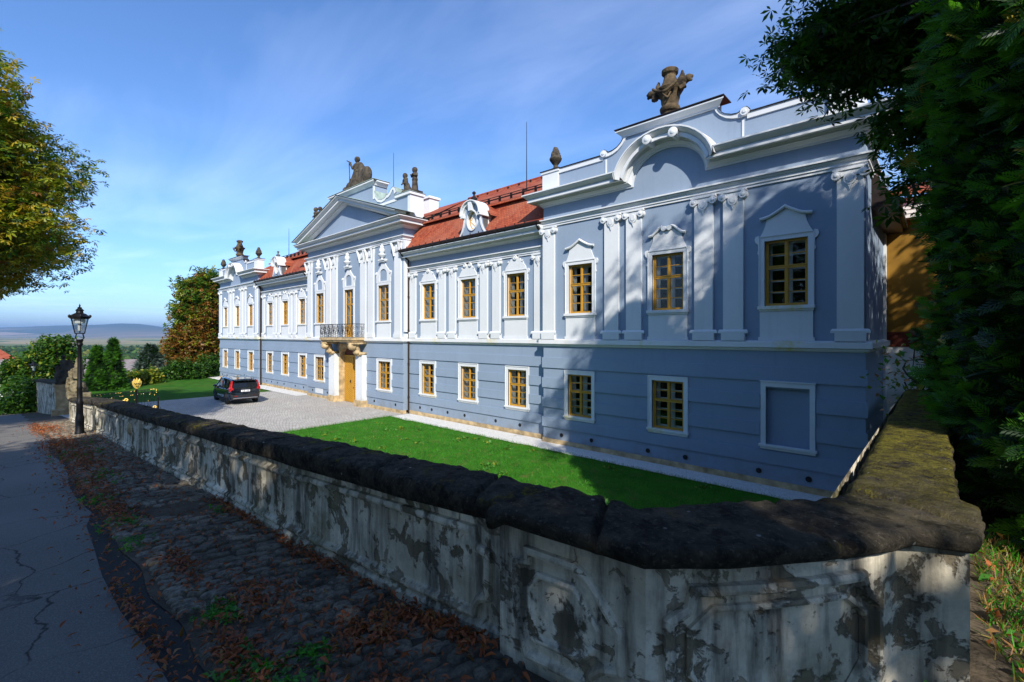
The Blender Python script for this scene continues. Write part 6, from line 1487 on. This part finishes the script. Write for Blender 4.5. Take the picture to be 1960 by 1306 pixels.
def bush(label, base, r, h, seed, mats=('leaf_green', 'leaf_dark'), n=60, per=45, name='shrub', size=.28, kind='leaf', cat='shrub', probs=(.6, .4)):
    return tree(name, label, base, [(base[0], base[1], base[2]+h*.5, r, r, h*.55)], n, per, kind, size, list(mats), probs, .05, seed, .32, cat=cat, shell=.2, twig=False, flat=.8)
bush('leafy dark shrub at the far corner of the palace', (-60.8, 15.6, -.1), 1.7, 2.2, 51)
bush('broad green shrub on the lawn edge below the rusty tree', (-59.5, 12.9, -.1), 1.7, 2.0, 52)
bush('yellowing shrub between the blue spruce and the dry stone wall', (-57.0, 9.3, -.2), 1.3, 1.5, 53, ('leaf_olive', 'leaf_green', 'leaf_yellow'), probs=(.5, .4, .15))
bush('low green bushes mass beside the far road, left of the distant lamp', (-52, -1.9, -2.2), 2.8, 2.4, 54, n=120)
bush('dark green bush at the road end on the picture edge', (-47, -3.4, -1.6), 2.2, 2.2, 55, n=90)
bush('green bush under the young tree behind the gate wall', (-47, .9, -1.2), 1.8, 2.6, 56, n=90, mats=('leaf_green', 'leaf_dark'), probs=(.7, .3))
bush('small plant growing from the end of the mossy wall', (-.25, 11.6, 3.5), .28, .9, 57, ('weed_green', 'leaf_olive', 'dead_leaf_pale'), 16, 16, 'wall_plant', .13, probs=(.5, .3, .2), cat='plant')
# dry stone wall, barn, red roof
b = MB(); b.add([(-58.2, 5.2, -.4), (-55.2, 8.2, -.4), (-55.2, 8.2, .62), (-56.5, 6.9, .48), (-58.2, 5.2, .72), (-58.6, 5.6, -.4), (-55.6, 8.6, -.4), (-55.6, 8.6, .62), (-56.9, 7.3, .48), (-58.6, 5.6, .72)],
    [(0, 1, 2, 3, 4), (9, 8, 7, 6, 5), (1, 6, 7, 2), (2, 7, 8, 3), (3, 8, 9, 4), (0, 4, 9, 5)])
tag(b.build('dry_stone_wall', 'rubble_wall'), 'low dry stone wall at the back of the lawn beside the two conical thujas', 'wall')
BN = thing('barn', 'long low barn with a weathered grey tiled roof below the court', 'barn', (-72, 6, -6))
ux, uy = .7386, .6742; vx, vy = -.6742, .7386
def bp(s, t, z): return (-70.9+ux*s+vx*t, 5.7+uy*s+vy*t, z)
b = MB(); b.add([bp(-26, 0, -.33), bp(11, 0, -.33), bp(11, 5, 1.75), bp(-26, 5, 1.75), bp(11, 10, -.33), bp(-26, 10, -.33), bp(-26, 0, -.5), bp(11, 0, -.5)], [(0, 1, 2, 3), (3, 2, 4, 5), (6, 7, 1, 0)]); b.build('roof', 'barn_roof', BN)
b = MB(); b.add([bp(-25.5, .5, -7), bp(10.5, .5, -7), bp(10.5, .5, -.4), bp(-25.5, .5, -.4), bp(10.5, 5, 1.4), bp(10.5, 9.5, -.4), bp(10.5, 9.5, -7)], [(0, 1, 2, 3), (1, 6, 5, 4, 2)]); b.build('wall', 'white_paint', BN)
HN = thing('cottage', 'cottage with a bright red tiled roof beyond the barn', 'cottage', (-85, -4, -8))
def hp(px, py, Z): q = (px-980)/890*Z; return (c1*q-s1*Z, s1*q+c1*Z, 4.75+(641-py)*Z/890)
c1, s1 = math.cos(R(42.39)), math.sin(R(42.39))
b = MB(); b.add([hp(-260, 688, 76), hp(33, 688, 76), hp(-8, 664, 80), hp(-260, 664, 80), hp(30, 688, 84)], [(0, 1, 2, 3), (1, 4, 2)]); b.build('roof', 'roof_tiles', HN)
b = MB(); b.add([hp(-260, 740, 76.5), hp(30, 740, 76.5), hp(30, 688, 76.5), hp(-260, 688, 76.5), hp(27, 740, 83.5), hp(27, 688, 83.5)], [(0, 1, 2, 3), (1, 4, 5, 2)]); b.build('wall', 'white_paint', HN)

# wood on the plain: one mass of crowns
rng = np.random.default_rng(77)
n = 2600; dist = rng.uniform(560, 1150, n)**1.0; ang = rng.uniform(-50.5, -27, n)     # bearing from the camera axis
c0, s0 = math.cos(R(42.39)), math.sin(R(42.39)); Xc = dist*np.tan(np.radians(ang)); xx = c0*Xc-s0*dist; yy = s0*Xc+c0*dist
ico = MB(); ico.ball((0, 0, 0), 1, 8, 5); IV = np.array(ico.v); IF = [f for f in ico.f]; IF = np.array(IF)
rr = rng.uniform(5, 9, n); hh = rng.uniform(4.5, 8.5, n); jit = 1+.22*rng.normal(size=(n, len(IV), 1))
V = IV[None]*jit*np.stack([rr, rr, hh], 1)[:, None]+np.stack([xx, yy, np.full(n, -36.)+hh*.7], 1)[:, None]
FF = (IF[None]+(np.arange(n)*len(IV))[:, None, None]).reshape(-1, 4); mi = np.repeat(rng.choice(3, n, p=(.5, .35, .15)), len(IF))
simple('wood_dark', (.022, .05, .012), .95, .6, .12, 0, spec=.05); simple('wood_mid', (.045, .085, .016), .95, .5, .12, 0, spec=.05); simple('wood_olive', (.09, .10, .02), .95, .5, .12, 0, spec=.05)
tag(np_mesh('distant_wood', V.reshape(-1, 3), FF, ['wood_dark', 'wood_mid', 'wood_olive'], mi), kind='stuff')
# hills on the horizon
m = NT('hill_ground'); x, y, z = m.xyz(); f1 = m.vor(.0009, out=1, vec=m.comb(x, y, m.math('MULTIPLY', z, 6.)))
k = m.mix(m.rng(f1, .35, .62), (.045, .07, .025), (.36, .26, .17)); k = m.mix(m.rng(f1, .75, .85), k, (.12, .16, .05)); k = m.mix(m.rng(z, 60, 170), k, (.04, .065, .022)); m.col(k); m.rough(.95, .05)
def hills(name, Z0, Z1, prof, base, seed, nz=14):
    pxs = np.linspace(-1400, 700, 240); V = []
    for i, px in enumerate(pxs):
        for j in range(nz):
            t = j/(nz-1); Zc_ = Z0+(Z1-Z0)*t; Xc_ = (px-980)/890*Zc_; h = float(np.interp(px, *prof))
            z = base+(h-base)*sst(t)*(1+.06*mnoise.fractal(Vector((px*.01, t*2, seed)), 1, 2, 4)); V.append((c0*Xc_-s0*Zc_, s0*Xc_+c0*Zc_, z))
    F = np.array([(i*nz+j, (i+1)*nz+j, (i+1)*nz+j+1, i*nz+j+1) for i in range(len(pxs)-1) for j in range(nz-1)]); return tag(np_mesh(name, np.array(V), F, ['hill_ground'], smooth=True), kind='structure')
def hz(px_y, Z): return [4.75+(641-v)*Z/890 for v in px_y]
hills('hills', 7500, 11500, ([-1400, -300, 0, 60, 130, 180, 230, 265, 300, 335, 380, 460, 700], hz([640, 628, 627, 625.5, 623.5, 622.5, 620, 620.5, 625, 630, 637, 645, 650], 11500)), -38, 1)
hills('hills_near', 5200, 7000, ([-1400, 0, 120, 200, 235, 270, 330, 420, 700], hz([650, 649.5, 649, 648, 646.5, 647, 649, 651, 653], 7000)), -38, 4)
# ---------------------------------------------------------------- small things on the ground
rng = np.random.default_rng(12); rs_ = random.Random(8)
# verge of rough stones between road and wall
Vs = []; Fs = []
def add_stone(cx_, cy_, L, w, a, h):
    n = 8; o = len(Vs); ca, sa = math.cos(a), math.sin(a); rad = [rs_.uniform(.86, 1.08) for _ in range(n)]; tx, ty = rs_.uniform(-.05, .05), rs_.uniform(-.05, .05)
    for k, (sc_, zz) in enumerate(((1.0, -.05), (.97, .35), (.86, .85), (.55, 1.0))):
        for i in range(n):
            t = 2*math.pi*i/n; c, s = math.cos(t), math.sin(t); p = (abs(c)**.55*(1 if c > 0 else -1)*L*rad[i]*sc_, abs(s)**.55*(1 if s > 0 else -1)*w*rad[i]*sc_)
            x = cx_+p[0]*ca-p[1]*sa; y = cy_+p[0]*sa+p[1]*ca; Vs.append((x, y, gz(x)+h*zz+p[0]*tx+p[1]*ty))
    for k in range(3):
        for i in range(n): Fs.append((o+k*n+i, o+k*n+(i+1) % n, o+(k+1)*n+(i+1) % n, o+(k+1)*n+i))
    c = len(Vs); x = cx_; Vs.append((cx_, cy_, gz(cx_)+h*1.02))
    for i in range(0, n, 2): Fs.append((o+3*n+i, o+3*n+i+1, o+3*n+(i+2) % n, c))
y = -.2
x = .2
while x > -26:
    st_ = rs_.uniform(.085, .165)*(1 if x > -12 else 1.2); y = (.62 if x > -2.2 else .93)+.15*mnoise.noise(Vector((x*.6, 3, 1)))
    while y < 2.22 + (-.22 if x < -9 else 0):
        l = rs_.uniform(.12, .27)
        if not (x > -1.9 and y > 2.0) and mnoise.noise(Vector((x*.8, y*1.5, 9))) > -.42:
            add_stone(x+rs_.uniform(-.02, .02)+.25*math.sin(y*1.3), y+l/2, l*.54, st_*.54, R(90+rs_.uniform(-14, 14)-18), rs_.uniform(.028, .052))
        y += l+rs_.uniform(.008, .02)
    x -= st_+rs_.uniform(.005, .018)
Fq = np.array(Fs); o = np_mesh('stone_verge', np.array(Vs), Fq, ['verge_stone'], smooth=False); tag(o, kind='structure')
strip('verge_bed', 'soil', lambda x: (.90 if x < -2.8 else (.90-(x+2.8)*.45 if x < -2 else .54))+.03*math.sin(x*4), lambda x: 2.25 if x > -9 else 2.05, .012, -26, -1.25)

def ground_scatter(name, kind, n, fn, size, mats, probs, tilt=.35, lift=.015, pitch=None, szv=.4, k='stuff', yaw=None):
    P_ = []
    tries = 0
    while len(P_) < n and tries < n*60:
        tries += 1; q = fn()
        if q: P_.append(q)
    P_ = np.array(P_); n = len(P_); mi = rng.choice(len(mats), n, p=probs)
    P_[:, 2] += rng.uniform(0, lift, n)
    return tag(scatter(name, kind, P_, size, mats, mi, rng=rng, tilt=tilt, pitch=pitch, szv=szv), kind=k)
CL = [(-2.2, 1.25, .42, .30), (-2.9, 1.75, .35, .25), (-1.55, 1.55, .30, .30), (-3.4, 1.05, .55, .12), (-4.1, 1.45, .6, .22), (-1.9, .75, .30, .14), (-5.6, 1.2, .6, .1), (-8.3, 1.05, 1.0, .14), (-10, 1.0, 1.3, .22), (-13, 1.15, 2.2, .30), (-16, 1.05, 2.2, .35), (-2.5, 2.05, .5, .08), (-4.5, 2.1, 1.4, .06), (-7, 2.1, 1.5, .06), (-2.9, .60, .7, .05), (-4.5, .72, 1.2, .05), (-22, .9, 3, .4)]
cw = np.array([c[2]*c[3]*(2.6 if c[0] > -3.5 else 1) for c in CL])**.6; cw /= cw.sum()
def leafpt():
    if rs_.random() < .27: x, y = rs_.uniform(-18, -.8), rs_.uniform(.3, 2.15)
    else:
        c = CL[rng.choice(len(CL), p=cw)]; x, y = rs_.gauss(c[0], c[2]*.55), rs_.gauss(c[1], c[3]*.65)
    lim = 2.16 if x > -8 else 1.9
    if y > lim or (x > -2.05 and y > 2.05) or x > -.3 or (y < .6 and rs_.random() < .8): return None
    return (x, y, gz(x)+.028)
ground_scatter('fallen_leaves', 'dead', 9500, leafpt, .056, ['dead_leaf', 'dead_leaf_pale', 'leaf_brown'], (.84, .05, .11), .45, .05)
def weedpt():
    c = rs_.choice([(-2.75, 1.1, .10), (-3.2, 1.0, .12), (-3.0, 1.35, .10), (-2.3, .95, .08), (-1.6, .9, .1), (-2.9, .78, .08), (-6.7, 1.0, .16), (-7.6, 1.05, .22), (-9.2, 1.0, .2), (-11, 1.15, .3), (-14, 1.1, .5), (-16, 1.2, .5), (-7.1, 2.05, .12), (-4.2, 1.15, .12)])
    x, y = rs_.gauss(c[0], c[2]), rs_.gauss(c[1], c[2]*.6); return (x, y, gz(x)+.03) if y < 2.0 else None
ground_scatter('weeds', 'cluster', 620, weedpt, .075, ['weed_green', 'grass_blade'], (.7, .3), .5, .05)
# lawn blades where the lawn is near enough to show them
def lawnpt():
    x, y = rs_.uniform(-23.3, -.6), rs_.uniform(7.0, 15.0)
    return (x, y, low(x, y)+.02)
ground_scatter('lawn_grass', 'blade', 52000, lawnpt, .075, ['grass_blade', 'weed_green', 'grass_dry'], (.66, .28, .06), .45, .0, pitch=0)
def tuftpt():
    a = rs_.choice(TF); return (rs_.gauss(a[0], .10), rs_.gauss(a[1], .10), .04)
TF = [(rs_.uniform(-22, -2), rs_.uniform(8.5, 14.8)) for _ in range(46)]
ground_scatter('lawn_weeds', 'leaf', 1300, tuftpt, .13, ['weed_green', 'leaf_olive'], (.7, .3), .6, .05)
def edgept():
    r = rs_.random()
    if r < .6: x, y = rs_.uniform(-23.4, -.6), 15.02+rs_.gauss(0, .05)
    else: x, y = -23.4+rs_.gauss(0, .05), rs_.uniform(3, 15)
    return (x, y, low(x, y)+.02)
ground_scatter('lawn_edge_grass', 'blade', 5200, edgept, .10, ['grass_blade', 'weed_green', 'grass_dry'], (.6, .25, .15), .5, .0, pitch=0)
# dry bank at the right
def bankpt():
    x, y = rs_.uniform(.25, 3.2), rs_.uniform(1.2, 6.6)
    if x < .32 and y > 3.2 and y < 4.1: return None
    return (x, y, gz(0)-.02)
ground_scatter('bank_grass', 'blade', 20000, bankpt, .10, ['grass_blade', 'grass_dry', 'dead_leaf_pale'], (.42, .42, .16), .7, .0, pitch=0)
ground_scatter('bank_leaves', 'leaf', 1600, bankpt, .085, ['weed_green', 'dead_leaf', 'dead_leaf_pale', 'leaf_olive'], (.42, .22, .16, .2), .5, .10)
def weed(x, y, z, label, seed, s=1.0, n=9, group=None):
    r = random.Random(seed); T = thing('weed_plant', label, 'plant', (x, y, z), group); b = MB(); st = MB()
    st.tube([(x, y, z), (x+.03*s, y, z+.28*s)], [.008*s, .004*s], 5)
    for i in range(n):
        a = i*2.4; zz = z+.05+.24*s*i/n; L = r.uniform(.14, .22)*s; w = L*.24; d = Vector((math.cos(a), math.sin(a), 0)); p = Vector((-d.y, d.x, 0)); o = Vector((x+.02*s, y, zz))
        rows = [o, o+d*L*.35+Vector((0, 0, .06*s)), o+d*L*.7+Vector((0, 0, .05*s)), o+d*L+Vector((0, 0, -.01*s))]; ws = [.1, 1, .75, .02]
        b.add([q+p*w*k*sg+Vector((0, 0, (.015*s if sg else 0))) for q, k in zip(rows, ws) for sg in (-1, 0, 1)], [(3*j+m_, 3*j+m_+1, 3*j+m_+4, 3*j+m_+3) for j in range(3) for m_ in (0, 1)])
    b.build('leaves', 'weed_green', T, smooth=True); st.build('stem', 'leaf_olive', T); return T
weed(.62, 3.35, 2.72, 'broad-leaved green weed beside the corner pier', 1, 1.3)
weed(.85, 3.9, 2.72, 'tall broad-leaved weed on the dry bank, farther from the pier', 2, 1.2)
weed(.55, 4.6, 2.72, 'small broad-leaved weed on the dry bank under the thuja', 3, .9)
weed(-.01, 3.12, 2.76, 'dry grassy weed at the foot of the corner pier', 4, .7)

# ---------------------------------------------------------------- haze
m = NT('haze'); m.t.nodes.remove(m.b); v = m.n('ShaderNodeVolumePrincipled'); v.inputs['Density'].default_value = 8.0e-5; v.inputs['Color'].default_value = (.46, .68, 1.0, 1); v.inputs['Anisotropy'].default_value = .3
m.l(v.outputs[0], m.o.inputs['Volume'])
b = MB(); b.box(-31000, 21000, -21000, 26000, -45, 420); tag(b.build('haze', 'haze'), kind='stuff')
